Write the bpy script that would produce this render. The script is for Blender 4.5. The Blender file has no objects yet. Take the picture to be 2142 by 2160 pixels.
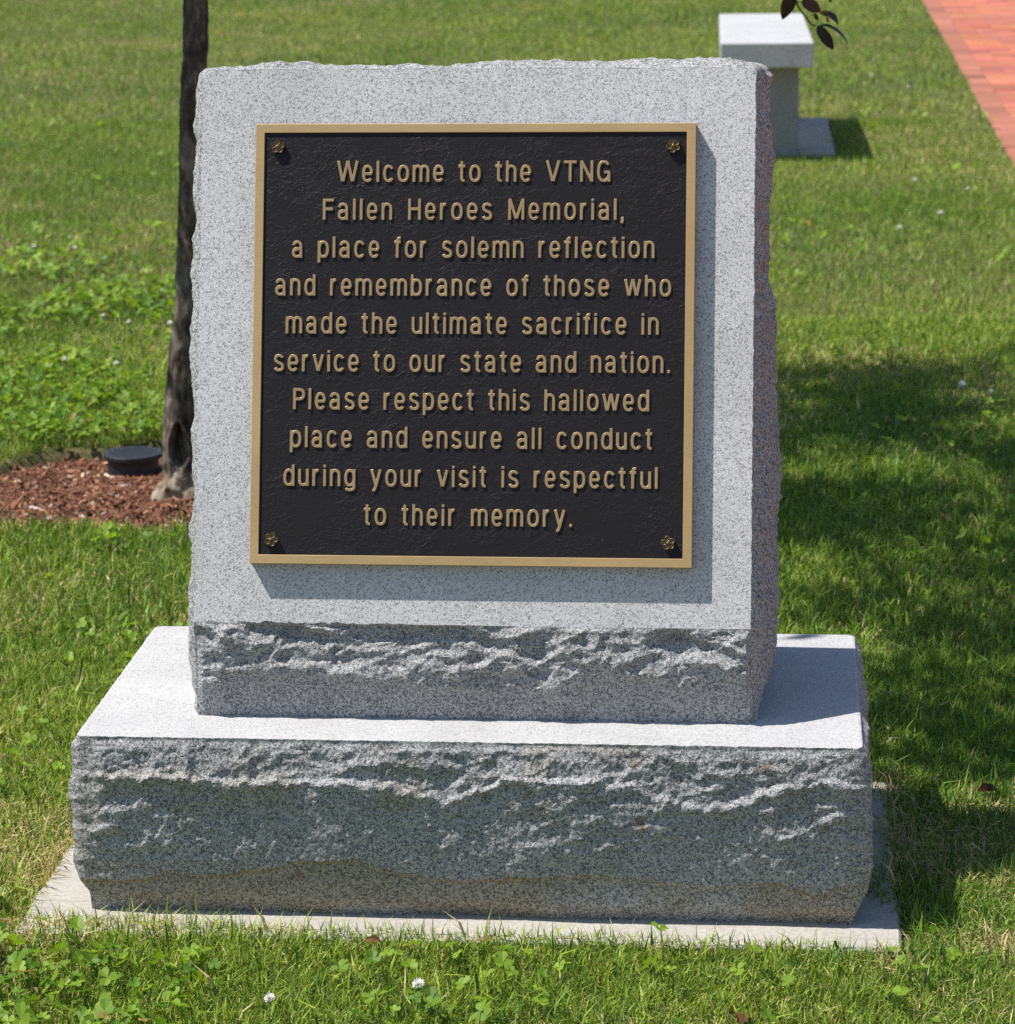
import bpy, bmesh, math, random
import numpy as np
from mathutils import Matrix, Vector, Quaternion

scene = bpy.context.scene
col = scene.collection
rng = np.random.default_rng(11)
random.seed(5)

# ---------------------------------------------------------------- camera
cam_d = bpy.data.cameras.new("camera")
cam = bpy.data.objects.new("camera", cam_d)
col.objects.link(cam)
scene.camera = cam
CAM = Vector((0.42572, -3.84778, 1.54130))
_r = Vector((0.995802, 0.090550, -0.013393))
_u = Vector((-0.009003, 0.242494, 0.970111))
_f = Vector((-0.091092, 0.965918, -0.242292))
M3 = Matrix((_r, _u, -_f)).transposed()
cam.matrix_world = Matrix.Translation(CAM) @ M3.to_4x4()
cam_d.sensor_fit = 'HORIZONTAL'
cam_d.sensor_width = 36.0
cam_d.lens = 6331.27 / 2142 * 36
cam_d.clip_start = 0.1
cam_d.clip_end = 1000
cam_d.dof.use_dof = True
cam_d.dof.focus_distance = 4.05
cam_d.dof.aperture_fstop = 13.0

# ---------------------------------------------------------------- light
KX, KY = 0.541, 0.062                       # horizontal run of the sunlight per metre of fall
to_sun = Vector((-KX, -KY, 1.0)).normalized()
sun_el = math.asin(to_sun.z)
sun_d = bpy.data.lights.new("sun", 'SUN')
sun_d.energy = 4.7
sun_d.angle = math.radians(0.53)
sun_d.color = (1.0, 0.955, 0.885)
sun = bpy.data.objects.new("sun", sun_d)
col.objects.link(sun)
sun.rotation_euler = to_sun.to_track_quat('Z', 'Y').to_euler()
sun.location = (-6, -1, 10)
world = bpy.data.worlds.new("World")
scene.world = world
world.use_nodes = True
wt = world.node_tree
sky = wt.nodes.new('ShaderNodeTexSky')
sky.sky_type = 'NISHITA'
sky.sun_disc = False
sky.sun_elevation = sun_el
sky.sun_rotation = math.atan2(to_sun.x, to_sun.y)
sky.air_density = 1.0
sky.dust_density = 0.6
bg = wt.nodes['Background']
bg.inputs['Strength'].default_value = 0.092
wt.links.new(sky.outputs[0], bg.inputs[0])
scene.view_settings.view_transform = 'Standard'
scene.view_settings.look = 'None'
scene.view_settings.exposure = 0.46
scene.view_settings.gamma = 1.0
scene.cycles.use_denoising = False
scene.cycles.max_bounces = 8
scene.cycles.transparent_max_bounces = 8

# ---------------------------------------------------------------- noise helpers (numpy)
def h3(ix, iy, iz, s=0):
    n = (ix.astype(np.int64) * 374761393 + iy.astype(np.int64) * 668265263
         + iz.astype(np.int64) * 1274126177 + s * 974634721) & 0xFFFFFFFF
    n = ((n ^ (n >> 15)) * 2246822519) & 0xFFFFFFFF
    n = ((n ^ (n >> 13)) * 3266489917) & 0xFFFFFFFF
    n = n ^ (n >> 16)
    return (n & 0xFFFFFF) / float(0x1000000)

def vnoise(p, s=0):
    i = np.floor(p).astype(np.int64)
    f = p - i
    f = f * f * f * (f * (f * 6 - 15) + 10)
    out = np.zeros(len(p))
    for dx in (0, 1):
        wx = f[:, 0] if dx else 1 - f[:, 0]
        for dy in (0, 1):
            wy = f[:, 1] if dy else 1 - f[:, 1]
            for dz in (0, 1):
                wz = f[:, 2] if dz else 1 - f[:, 2]
                out += wx * wy * wz * h3(i[:, 0] + dx, i[:, 1] + dy, i[:, 2] + dz, s)
    return out * 2 - 1

def fbm(p, octv=4, s=0, gain=0.5):
    a, t = 1.0, np.zeros(len(p))
    q = p.copy()
    for k in range(octv):
        t += a * vnoise(q, s + k * 17)
        q = q * 2.03 + 11.7
        a *= gain
    return t

def scoop(p, s=0, k=1.6, g=0.9, var=0.35):
    """fracture facets: smallest of many tilted shallow bowls -> concave chips with sharp ridges"""
    i = np.floor(p).astype(np.int64)
    best = np.full(len(p), 9.0)
    for dx in (-1, 0, 1):
        for dy in (-1, 0, 1):
            for dz in (-1, 0, 1):
                cx, cy, cz = i[:, 0] + dx, i[:, 1] + dy, i[:, 2] + dz
                c = np.stack([cx + h3(cx, cy, cz, s + 1), cy + h3(cx, cy, cz, s + 2), cz + h3(cx, cy, cz, s + 3)], 1)
                d = p - c
                gr = np.stack([h3(cx, cy, cz, s + 4) - .5, h3(cx, cy, cz, s + 5) - .5, h3(cx, cy, cz, s + 6) - .5], 1)
                v = h3(cx, cy, cz, s + 7) * var + g * (gr * d).sum(1) + k * .5 * (d * d).sum(1)
                best = np.minimum(best, v)
    return best

def sstep(a, b, x):
    t = np.clip((x - a) / (b - a), 0, 1)
    return t * t * (3 - 2 * t)

# ---------------------------------------------------------------- object helpers
def tag(o, label=None, cat=None, group=None, kind=None):
    if label: o['label'] = label
    if cat: o['category'] = cat
    if group: o['group'] = group
    if kind: o['kind'] = kind
    return o

def mesh_np(name, V, F, mat=None, parent=None, smooth=False, colors=None, flat_n=None):
    """F: list of arrays, each (n,k) of indices"""
    V = np.asarray(V, dtype=np.float32)
    if isinstance(F, np.ndarray): F = [F]
    F = [np.asarray(f, dtype=np.int32) for f in F if len(f)]
    me = bpy.data.meshes.new(name)
    me.vertices.add(len(V))
    me.vertices.foreach_set('co', V.ravel())
    idx = np.concatenate([f.ravel() for f in F])
    tot = np.concatenate([np.full(len(f), f.shape[1], dtype=np.int32) for f in F])
    start = np.concatenate([[0], np.cumsum(tot)[:-1]]).astype(np.int32)
    me.loops.add(len(idx))
    me.loops.foreach_set('vertex_index', idx)
    me.polygons.add(len(tot))
    me.polygons.foreach_set('loop_start', start)
    me.polygons.foreach_set('loop_total', tot)
    me.polygons.foreach_set('use_smooth', np.full(len(tot), smooth, dtype=bool))
    if colors is not None:
        at = me.color_attributes.new('Col', 'FLOAT_COLOR', 'POINT')
        c = np.ones((len(V), 4), dtype=np.float32)
        c[:, :3] = colors
        at.data.foreach_set('color', c.ravel())
    me.update(calc_edges=True)
    me.validate()
    o = bpy.data.objects.new(name, me)
    col.objects.link(o)
    if mat: me.materials.append(mat)
    if parent: attach(o, parent)
    return o

def attach(o, parent):
    o.parent = parent
    o.matrix_parent_inverse = world_of(parent).inverted()

def world_of(o):
    m = o.matrix_basis.copy()
    if o.parent:
        m = world_of(o.parent) @ o.matrix_parent_inverse @ m
    return m

def empty(name, loc):
    o = bpy.data.objects.new(name, None)
    o.empty_display_size = 0.1
    col.objects.link(o)
    o.location = loc
    return o

def grid_faces(nu, nv, off=0, closed_u=False):
    iu = np.arange(nu if closed_u else nu - 1)
    iv = np.arange(nv - 1)
    a, b = np.meshgrid(iu, iv, indexing='ij')
    a, b = a.ravel(), b.ravel()
    a2 = (a + 1) % nu
    return np.stack([a * nv + b, a2 * nv + b, a2 * nv + b + 1, a * nv + b + 1], 1) + off

def bm_obj(name, bm, mat, parent=None, smooth=False):
    me = bpy.data.meshes.new(name)
    bmesh.ops.recalc_face_normals(bm, faces=bm.faces[:])
    bm.to_mesh(me)
    bm.free()
    if smooth:
        for p in me.polygons: p.use_smooth = True
    o = bpy.data.objects.new(name, me)
    col.objects.link(o)
    me.materials.append(mat)
    if parent: attach(o, parent)
    return o

def box_bm(bm, x0, x1, y0, y1, z0, z1, M=None, bev=0.0):
    vs = [bm.verts.new(v) for v in [(x0,y0,z0),(x1,y0,z0),(x1,y1,z0),(x0,y1,z0),(x0,y0,z1),(x1,y0,z1),(x1,y1,z1),(x0,y1,z1)]]
    fs = [bm.faces.new([vs[i] for i in f]) for f in [(0,3,2,1),(4,5,6,7),(0,1,5,4),(1,2,6,5),(2,3,7,6),(3,0,4,7)]]
    if bev > 0:
        es = list({e for f in fs for e in f.edges})
        r = bmesh.ops.bevel(bm, geom=es, offset=bev, segments=2, profile=.5, affect='EDGES')
        vs = list({v for f in r['faces'] for v in f.verts} | {v for v in vs if v.is_valid})
    if M is not None:
        for v in vs: v.co = M @ v.co

def tube(V, F, pts, radii, seg=8, closed_tip=True):
    """append a tube along pts to the lists V, F"""
    pts = np.asarray(pts, float)
    n0 = sum(len(v) for v in V)
    T = np.gradient(pts, axis=0)
    T /= np.linalg.norm(T, axis=1)[:, None]
    ref = np.array([0.31, 0.95, 0.1]) if abs(T[0, 2]) > .7 else np.array([0, 0, 1.0])
    A = np.cross(T, ref); A /= np.linalg.norm(A, axis=1)[:, None]
    B = np.cross(T, A)
    th = np.linspace(0, 2 * np.pi, seg, endpoint=False)
    ring = pts[:, None] + np.asarray(radii)[:, None, None] * (np.cos(th)[None, :, None] * A[:, None] + np.sin(th)[None, :, None] * B[:, None])
    V.append(ring.reshape(-1, 3))
    n = len(pts)
    a, b = np.meshgrid(np.arange(n - 1), np.arange(seg), indexing='ij')
    a, b = a.ravel(), b.ravel(); b2 = (b + 1) % seg
    F.append(np.stack([a * seg + b, a * seg + b2, (a + 1) * seg + b2, (a + 1) * seg + b], 1) + n0)

# ---------------------------------------------------------------- materials
def new_mat(name):
    m = bpy.data.materials.new(name)
    m.use_nodes = True
    nt = m.node_tree
    return m, nt, nt.nodes['Principled BSDF']

def node(nt, kind, **kw):
    n = nt.nodes.new(kind)
    for k, v in kw.items():
        if k in n.inputs: n.inputs[k].default_value = v
        else: setattr(n, k, v)
    return n

def ramp(nt, fac, stops, interp='LINEAR'):
    r = nt.nodes.new('ShaderNodeValToRGB')
    r.color_ramp.interpolation = interp
    el = r.color_ramp.elements
    while len(el) < len(stops): el.new(0.5)
    for e, (p, c) in zip(el, stops):
        e.position = p
        e.color = (*c, 1) if len(c) == 3 else c
    nt.links.new(fac, r.inputs[0])
    return r.outputs[0]

def mix(nt, fac, a, b, mode='MIX'):
    m = nt.nodes.new('ShaderNodeMix')
    m.data_type = 'RGBA'
    m.blend_type = mode
    for sock, v in ((m.inputs[0], fac), (m.inputs[6], a), (m.inputs[7], b)):
        if hasattr(v, 'links') or hasattr(v, 'is_linked'): nt.links.new(v, sock)
        elif isinstance(v, (int, float)): sock.default_value = v
        else: sock.default_value = (*v, 1)
    return m.outputs[2]

def math_n(nt, op, a, b=0.0):
    m = nt.nodes.new('ShaderNodeMath')
    m.operation = op
    for s, v in ((m.inputs[0], a), (m.inputs[1], b)):
        if isinstance(v, (int, float)): s.default_value = v
        else: nt.links.new(v, s)
    return m.outputs[0]

def granite(name, light=0.62, dark=0.10, mid=0.40, bump=0.35, cell=330.0, stain=False, rough=0.75, amount=(.17, .50), coarse=0.0):
    m, nt, b = new_mat(name)
    tc = node(nt, 'ShaderNodeTexCoord')
    wob = node(nt, 'ShaderNodeTexNoise', Scale=420.0, Detail=2.0)
    nt.links.new(tc.outputs['Object'], wob.inputs['Vector'])
    ad = node(nt, 'ShaderNodeVectorMath', operation='MULTIPLY_ADD')
    ad.inputs[1].default_value = (.004, .004, .004)
    nt.links.new(wob.outputs['Color'], ad.inputs[0])
    nt.links.new(tc.outputs['Object'], ad.inputs[2])
    v1 = node(nt, 'ShaderNodeTexVoronoi', Scale=cell)
    v2 = node(nt, 'ShaderNodeTexVoronoi', Scale=cell * 2.3)
    for v in (v1, v2): nt.links.new(ad.outputs[0], v.inputs['Vector'])
    s1 = node(nt, 'ShaderNodeSeparateColor'); nt.links.new(v1.outputs['Color'], s1.inputs[0])
    s2 = node(nt, 'ShaderNodeSeparateColor'); nt.links.new(v2.outputs['Color'], s2.inputs[0])
    n3 = node(nt, 'ShaderNodeTexNoise', Scale=60.0, Detail=3.0)
    nt.links.new(tc.outputs['Object'], n3.inputs['Vector'])
    f = math_n(nt, 'ADD', s1.outputs[0], math_n(nt, 'MULTIPLY', math_n(nt, 'SUBTRACT', n3.outputs['Fac'], .5), .10))
    def g(x, w=0.0): return (x * (1 - w), x, x * (1 + .008 - w * .3))
    c1 = ramp(nt, f, [(0, g(dark)), (amount[0] - .04, g(dark * 1.25)), (amount[0] + .03, g(mid)), (amount[1], g(mid * 1.15)), (amount[1] + .06, g(light)), (1, g(light * 1.12))])
    c2 = ramp(nt, s2.outputs[1], [(0, g(dark)), (amount[0], g(mid)), (amount[1], g(light)), (1, g(light * 1.1))])
    c = mix(nt, .34, c1, c2)
    if stain:
        at = node(nt, 'ShaderNodeAttribute', attribute_name='Col')
        sp = node(nt, 'ShaderNodeSeparateColor'); nt.links.new(at.outputs['Color'], sp.inputs[0])
        c = mix(nt, sp.outputs[0], c, mix(nt, 1.0, c, (.90, .80, .62), 'MULTIPLY'))
        c = mix(nt, sp.outputs[1], c, mix(nt, 1.0, c, (.80, .58, .32), 'MULTIPLY'))
        n5 = node(nt, 'ShaderNodeTexNoise', Scale=24.0, Detail=3.0)
        nt.links.new(tc.outputs['Object'], n5.inputs['Vector'])
        fr = ramp(nt, n5.outputs['Fac'], [(.705, (0, 0, 0)), (.755, (.75,) * 3)])
        c = mix(nt, fr, c, (.24, .13, .05))
    n7 = node(nt, 'ShaderNodeTexNoise', Scale=6.0, Detail=5.0, Roughness=.6)
    nt.links.new(tc.outputs['Object'], n7.inputs['Vector'])
    c = mix(nt, 1.0, c, ramp(nt, n7.outputs['Fac'], [(.3, (.90, .90, .89)), (.6, (1.03, 1.03, 1.03))]), 'MULTIPLY')
    nt.links.new(c, b.inputs['Base Color'])
    b.inputs['Roughness'].default_value = rough
    b.inputs['Specular IOR Level'].default_value = 0.35
    bp = node(nt, 'ShaderNodeBump', Strength=bump, Distance=0.0012)
    hsum = math_n(nt, 'ADD', s2.outputs[2], math_n(nt, 'MULTIPLY', s1.outputs[1], 1.0))
    if coarse:
        n6 = node(nt, 'ShaderNodeTexNoise', Scale=160.0, Detail=4.0)
        nt.links.new(tc.outputs['Object'], n6.inputs['Vector'])
        hsum = math_n(nt, 'ADD', hsum, math_n(nt, 'MULTIPLY', n6.outputs['Fac'], coarse))
    nt.links.new(hsum, bp.inputs['Height'])
    nt.links.new(bp.outputs[0], b.inputs['Normal'])
    return m

def simple(name, c, rough=.6, metal=0.0, noise=None, bump=0.0, bscale=80.0, bdist=.002, spec=.5):
    m, nt, b = new_mat(name)
    tc = node(nt, 'ShaderNodeTexCoord')
    if noise:
        sc, c2 = noise
        n = node(nt, 'ShaderNodeTexNoise', Scale=sc, Detail=6.0, Roughness=.65)
        nt.links.new(tc.outputs['Object'], n.inputs['Vector'])
        nt.links.new(ramp(nt, n.outputs['Fac'], [(.32, c), (.68, c2)]), b.inputs['Base Color'])
    else:
        b.inputs['Base Color'].default_value = (*c, 1)
    b.inputs['Roughness'].default_value = rough
    b.inputs['Metallic'].default_value = metal
    b.inputs['Specular IOR Level'].default_value = spec
    if bump:
        n = node(nt, 'ShaderNodeTexNoise', Scale=bscale, Detail=6.0)
        nt.links.new(tc.outputs['Object'], n.inputs['Vector'])
        bp = node(nt, 'ShaderNodeBump', Strength=bump, Distance=bdist)
        nt.links.new(n.outputs['Fac'], bp.inputs['Height'])
        nt.links.new(bp.outputs[0], b.inputs['Normal'])
    return m

def leafy(name, trans=.35, rough=.55, spec=.3, tint=None):
    m, nt, b = new_mat(name)
    at = node(nt, 'ShaderNodeAttribute', attribute_name='Col')
    nt.links.new(at.outputs['Color'], b.inputs['Base Color'])
    b.inputs['Roughness'].default_value = rough
    b.inputs['Specular IOR Level'].default_value = spec
    tr = node(nt, 'ShaderNodeBsdfTranslucent')
    c2 = mix(nt, 1.0, at.outputs['Color'], tint or (1.25, 1.2, .6), 'MULTIPLY')
    nt.links.new(c2, tr.inputs['Color'])
    mx = node(nt, 'ShaderNodeMixShader')
    mx.inputs[0].default_value = trans
    nt.links.new(b.outputs[0], mx.inputs[1])
    nt.links.new(tr.outputs[0], mx.inputs[2])
    nt.links.new(mx.outputs[0], nt.nodes['Material Output'].inputs[0])
    return m

M_face = granite('granite_steeled', light=.68, dark=.11, mid=.46, bump=.32, cell=640, amount=(.17, .43))
M_rock = granite('granite_broken', light=.54, dark=.035, mid=.27, bump=.8, cell=500, amount=(.27, .54), rough=.8, coarse=1.5)
M_base = granite('granite_broken_stained', light=.54, dark=.035, mid=.27, bump=.8, cell=470, amount=(.27, .55), stain=True, rough=.8, coarse=1.5)
M_top = granite('granite_sawn', light=.48, dark=.17, mid=.375, bump=.2, cell=560, amount=(.12, .38), rough=.7)
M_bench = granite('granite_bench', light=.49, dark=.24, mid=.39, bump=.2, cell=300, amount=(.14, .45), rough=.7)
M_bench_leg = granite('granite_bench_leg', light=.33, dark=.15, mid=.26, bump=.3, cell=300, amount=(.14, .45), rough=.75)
def concrete_mat():
    m, nt, b = new_mat('weathered_concrete')
    tc = node(nt, 'ShaderNodeTexCoord')
    ns = [node(nt, 'ShaderNodeTexNoise', Scale=sc, Detail=6.0, Roughness=.65) for sc in (9.0, 130.0, 4.0)]
    for n in ns: nt.links.new(tc.outputs['Object'], n.inputs['Vector'])
    mp = node(nt, 'ShaderNodeMapping'); mp.inputs['Scale'].default_value = (1, 14, 1)
    nt.links.new(tc.outputs['Object'], mp.inputs[0]); nt.links.new(mp.outputs[0], ns[2].inputs['Vector'])
    c = ramp(nt, ns[0].outputs['Fac'], [(.3, (.335, .315, .28)), (.7, (.455, .435, .395))])
    c = mix(nt, .5, c, ramp(nt, ns[1].outputs['Fac'], [(.36, (.27, .25, .22)), (.5, (.42, .40, .36)), (.66, (.50, .48, .44))]))
    c = mix(nt, ramp(nt, ns[2].outputs['Fac'], [(.56, (0, 0, 0)), (.72, (.5,) * 3)]), c, (.26, .22, .165))
    v = node(nt, 'ShaderNodeTexVoronoi', Scale=90.0)
    nt.links.new(tc.outputs['Object'], v.inputs['Vector'])
    c = mix(nt, ramp(nt, v.outputs['Distance'], [(.07, (.6,) * 3), (.12, (0, 0, 0))]), c, (.13, .115, .09))
    nt.links.new(c, b.inputs['Base Color'])
    b.inputs['Roughness'].default_value = .9
    b.inputs['Specular IOR Level'].default_value = .2
    bp = node(nt, 'ShaderNodeBump', Strength=.5, Distance=.0015)
    nt.links.new(ns[1].outputs['Fac'], bp.inputs['Height'])
    nt.links.new(bp.outputs[0], b.inputs['Normal'])
    return m
M_concrete = concrete_mat()
M_black = simple('black_plastic', (.012, .012, .014), .45, noise=(60.0, (.022, .022, .026)), bump=.15, bscale=200, bdist=.001)

# ---------------------------------------------------------------- dimensions
H, W2, D = 0.2548, 0.5365, 0.5392
Y0, HN, TH, L = 0.0978, 0.135, 0.2807, 0.771
XL, XR = -0.385, 0.3846
S, C = math.sin(TH), math.cos(TH)
GZ = -0.012
TRUNK = np.array([-0.878, 2.44])

def bed_radius(ang):
    return 0.465 + 0.03 * np.sin(ang * 2 + .6) + 0.022 * np.sin(ang * 5 + 1.3) + .012 * np.sin(ang * 11)
BED = np.array([-0.93, 2.585])

def bed_sd(x, y):
    dx, dy = (x - BED[0]), (y - BED[1])
    r = np.hypot(dx, dy * 1.01)
    return r - bed_radius(np.arctan2(dy, dx))

# ---------------------------------------------------------------- ground: one sheet to the horizon
def dirt_mat():
    m, nt, b = new_mat('turf_ground')
    tc = node(nt, 'ShaderNodeTexCoord')
    n1 = node(nt, 'ShaderNodeTexNoise', Scale=1.1, Detail=6.0)
    n2 = node(nt, 'ShaderNodeTexNoise', Scale=55.0, Detail=6.0, Roughness=.7)
    for n in (n1, n2): nt.links.new(tc.outputs['Object'], n.inputs['Vector'])
    a = ramp(nt, n1.outputs['Fac'], [(.35, (.08, .105, .025)), (.65, (.12, .13, .04))])
    c = mix(nt, ramp(nt, n2.outputs['Fac'], [(.38, (0, 0, 0)), (.62, (1, 1, 1))]), a, (.17, .14, .075))
    nt.links.new(c, b.inputs['Base Color'])
    b.inputs['Roughness'].default_value = .95
    b.inputs['Specular IOR Level'].default_value = .1
    bp = node(nt, 'ShaderNodeBump', Strength=.8, Distance=.02)
    nt.links.new(n2.outputs['Fac'], bp.inputs['Height'])
    nt.links.new(bp.outputs[0], b.inputs['Normal'])
    return m
def axis(fine0, fine1, step, far):
    a = np.arange(fine0, fine1 + 1e-6, step)
    out = [a]
    k = np.geomspace(.05, far, 40)
    return np.concatenate([(fine0 - k)[::-1], a, fine1 + k])
gx, gy = axis(-1.65, -.3, .015, 400), axis(1.95, 3.15, .015, 400)
GX, GY = np.meshgrid(gx, gy, indexing='ij')
zz = np.full(GX.shape, GZ)
zz -= .042 * sstep(.012, -.02, bed_sd(GX, GY))
ground = mesh_np('ground', np.stack([GX.ravel(), GY.ravel(), zz.ravel()], 1), grid_faces(len(gx), len(gy)), dirt_mat(), smooth=True)
tag(ground, kind='structure')

# ---------------------------------------------------------------- concrete footing under the monument
def slab(name, x0, x1, y0, y1, z0, z1, seed, label, rot=0.0, cat='slab'):
    bm = bmesh.new()
    n = 26
    def edge(a, b, t): return a + (b - a) * t
    ring = []
    for k in range(n): ring.append((edge(x0, x1, k / n), y0))
    for k in range(n): ring.append((x1, edge(y0, y1, k / n)))
    for k in range(n): ring.append((edge(x1, x0, k / n), y1))
    for k in range(n): ring.append((x0, edge(y1, y0, k / n)))
    rr = random.Random(seed)
    ring = [(x + rr.uniform(-.002, .002), y + rr.uniform(-.002, .002)) for x, y in ring]
    top = [bm.verts.new((x, y, z1)) for x, y in ring]
    mid = [bm.verts.new((x * 1.0 + (.004 if x == x1 else 0), y, z1 - .004)) for x, y in ring]
    bot = [bm.verts.new((x, y, z0)) for x, y in ring]
    cx, cy = (x0 + x1) / 2, (y0 + y1) / 2
    for v in top: v.co.x += (cx - v.co.x) * .006; v.co.y += (cy - v.co.y) * .012
    bm.faces.new(top)
    for A, B in ((top, mid), (mid, bot)):
        for k in range(len(A)):
            j = (k + 1) % len(A)
            bm.faces.new((A[k], B[k], B[j], A[j]))
    if rot:
        bmesh.ops.rotate(bm, verts=bm.verts, cent=(x1, y0, 0), matrix=Matrix.Rotation(rot, 3, 'Z'))
    o = bm_obj(name, bm, M_concrete)
    tag(o, label, cat)
    return o
slab('concrete_footing', -.618, .590, -.080, .60, -.12, 0.0, 3, 'pale concrete footing slab showing around the foot of the rough granite base')

# ---------------------------------------------------------------- granite base (rock pitched sides, sawn top)
crest_x = np.array([-.56, -.4537, -.3077, -.2102, -.1101, -.0185, .03, .0591, .1465, .2228, .3021, .3598, .4314, .5105, .56])
crest_z = np.array([.212, .2093, .2037, .2055, .2019, .180, .20, .2165, .214, .208, .1787, .1778, .2152, .2153, .21])
band_x = np.array([-.56, -.513, -.4465, -.4028, -.38, -.2743, -.2214, -.1495, -.0783, -.0199, .1742, .3346, .4239, .4749, .5191, .56])
band_z = np.array([.045, .0443, .0478, .0626, .0527, .0667, .0803, .0831, .0613, .0536, .0681, .0545, .0599, .044, .062, .06])
def build_base():
    r = .010
    hx, hy = W2, D / 2
    cy = D / 2
    P, N, side = [], [], []
    def seg(p0, p1, n, step, sd):
        p0, p1 = np.array(p0), np.array(p1)
        k = max(2, int(np.linalg.norm(p1 - p0) / step))
        for t in np.arange(k) / k:
            P.append(p0 + (p1 - p0) * t); N.append(n); side.append(sd)
    def arc(c, a0, a1, sd):
        for t in np.arange(5) / 5:
            a = a0 + (a1 - a0) * t
            n = np.array([math.cos(a), math.sin(a)])
            P.append(np.array(c) + r * n); N.append(n); side.append(sd)
    q = math.pi / 2
    seg((-hx + r, 0), (hx - r, 0), (0, -1), .0021, 0)
    arc((hx - r, r), -q, 0, 0)
    seg((hx, r), (hx, D - r), (1, 0), .0035, 1)
    arc((hx - r, D - r), 0, q, 2)
    seg((hx - r, D), (-hx + r, D), (0, 1), .008, 2)
    arc((-hx + r, D - r), q, 2 * q, 3)
    seg((-hx, D - r), (-hx, r), (-1, 0), .0035, 3)
    arc((-hx + r, r), 2 * q, 3 * q, 0)
    P, N, side = np.array(P), np.array(N, float), np.array(side)
    nu = len(P)
    nv = 118
    w = np.linspace(0, 1, nv)              # 0 bottom .. 1 top
    z = H * w
    X = np.repeat(P[:, 0], nv); Y = np.repeat(P[:, 1], nv); Z = np.tile(z, nu)
    NX = np.repeat(N[:, 0], nv); NY = np.repeat(N[:, 1], nv)
    sd = np.repeat(side, nv)
    p3 = np.stack([X, Y, Z], 1)
    warp = np.stack([fbm(p3 * 22, 3, 40), fbm(p3 * 22, 3, 50), fbm(p3 * 22, 3, 60)], 1)
    # ---- front profile
    tpos = X
    zc = np.interp(tpos + .010 * fbm(p3 * np.array([40, 0, 0]), 2, 5), crest_x, crest_z - .010) + .004 * fbm(p3 * np.array([70., 0, 0]), 3, 8)
    zb = np.interp(tpos, band_x, band_z) + .002 * fbm(p3 * np.array([90., 0, 0]), 2, 9)
    bul = .0140 + .003 * fbm(p3 * np.array([7., 0, 0]), 2, 14)
    t = np.clip((H - Z) / np.maximum(H - zc, .02), 0, 1)
    up = bul * (-.16 * sstep(0, .12, t) + .74 * t + .42 * sstep(.86, 1.0, t))
    tl = np.clip((zc - Z) / np.maximum(zc, .05), 0, 1)
    low = bul - .0024 * sstep(0, .06, tl) + .0018 * np.sin(tl * 3.0) - .0058 * tl ** 1.6
    low -= .0028 * sstep(.0025, -.0025, Z - zb)
    low -= .0105 * sstep(.030, -.002, Z)
    fr = np.where(Z > zc, up, low)
    rough_up = sstep(.0, .016, H - Z)
    q1 = p3 * np.array([16., 16., 26.]) + warp * .45
    # diagonal chisel strokes in the upper part
    q2 = np.stack([p3[:, 0] * 26 + p3[:, 2] * -22, p3[:, 1] * 30, p3[:, 2] * 46 + p3[:, 0] * 13], 1) + warp * .4
    s1, s2 = scoop(q1, 100), scoop(q2, 200)
    s3 = scoop(p3 * 85 + warp * .6, 300)
    s4 = scoop(p3 * np.array([34., 34., 60.]) + warp * .5, 700)
    below = np.clip(.42 + .6 * fbm(p3 * np.array([6., 6., 8.]), 3, 19) + .55 * sstep(.30, .52, np.abs(X)), 0.05, 1)
    upper = np.where(Z > zc, 1.0, np.maximum(sstep(.05, 0.0, zc - Z) * .85, below * .85 * sstep(-.01, .05, Z - zb) + .10))
    fr = fr + rough_up * (upper * (.0056 * (s1 - .1) + .0058 * (s2 - .1) + .0040 * (s4 - .1)) + (.0012 * upper + .0011) * (s3 - .1) + (.00035 + .00030 * upper) * fbm(p3 * 170, 3, 77))
    # ---- the other sides
    tt = Z / H
    prof = (.007 * np.sin(np.clip(tt, 0, 1) * np.pi) ** .8 + .004) * sstep(1.0, .93, tt)
    lowcut = np.where(NX < 0, .034, .019)
    prof -= lowcut * sstep(.30, -.02, tt) ** 1.5
    ot = prof + rough_up * (.008 * (s1 - .15) + .006 * (s2 - .12) + .0016 * (s3 - .1) + .0008 * fbm(p3 * 190, 2, 78))
    fmix = np.clip(-NY, 0, 1)
    near = np.minimum(sstep(0, .05, X + W2), sstep(0, .035, W2 - X))
    disp_f = fr * (.55 + .45 * near)
    disp = np.where(fmix > 0, disp_f * fmix + ot * np.clip(np.abs(NX), 0, 1), ot)
    # corners: keep the two displacements as separate axes
    dx = NX * ot
    dy = np.where(NY < 0, NY * disp_f, NY * ot)
    # side faces: the front corner arris follows the front bulge
    back = np.exp(-np.clip(Y, 0, 1) / .02)
    dy = np.where((np.abs(NX) > .9), -disp_f * back * .9, dy)
    topw = rough_up
    Vt = np.stack([X + dx, Y + dy, Z + 0 * Z], 1)
    # tiny chips along the top arris
    chip = (.0012 * np.abs(fbm(p3 * 110, 2, 31)) + .0006) * (w[None, :].repeat(nu, 0).ravel() > .999)
    Vt[:, 2] -= chip
    F = grid_faces(nu, nv, closed_u=True)
    root = empty('granite_plinth', (0, D / 2, 0))
    tag(root, 'wide rock faced granite base block lying on the concrete footing', 'stone base')
    st = np.zeros((len(Vt), 3))
    stn = fbm(p3 * np.array([14., 14., 22.]), 4, 88)
    st[:, 0] = np.clip(sstep(.004, -.004, Z - zb) * (.62 + .5 * stn) + .25 * sstep(.11, .02, Z) * (1 + stn) + .35 * sstep(.35, .9, fbm(p3 * 11, 3, 89)), 0, .95)
    st[:, 1] = np.clip(np.exp(-((Z - zb - .001) / .0022) ** 2) * (.42 + .7 * stn) * (NY < -.5), 0, .7)
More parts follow.
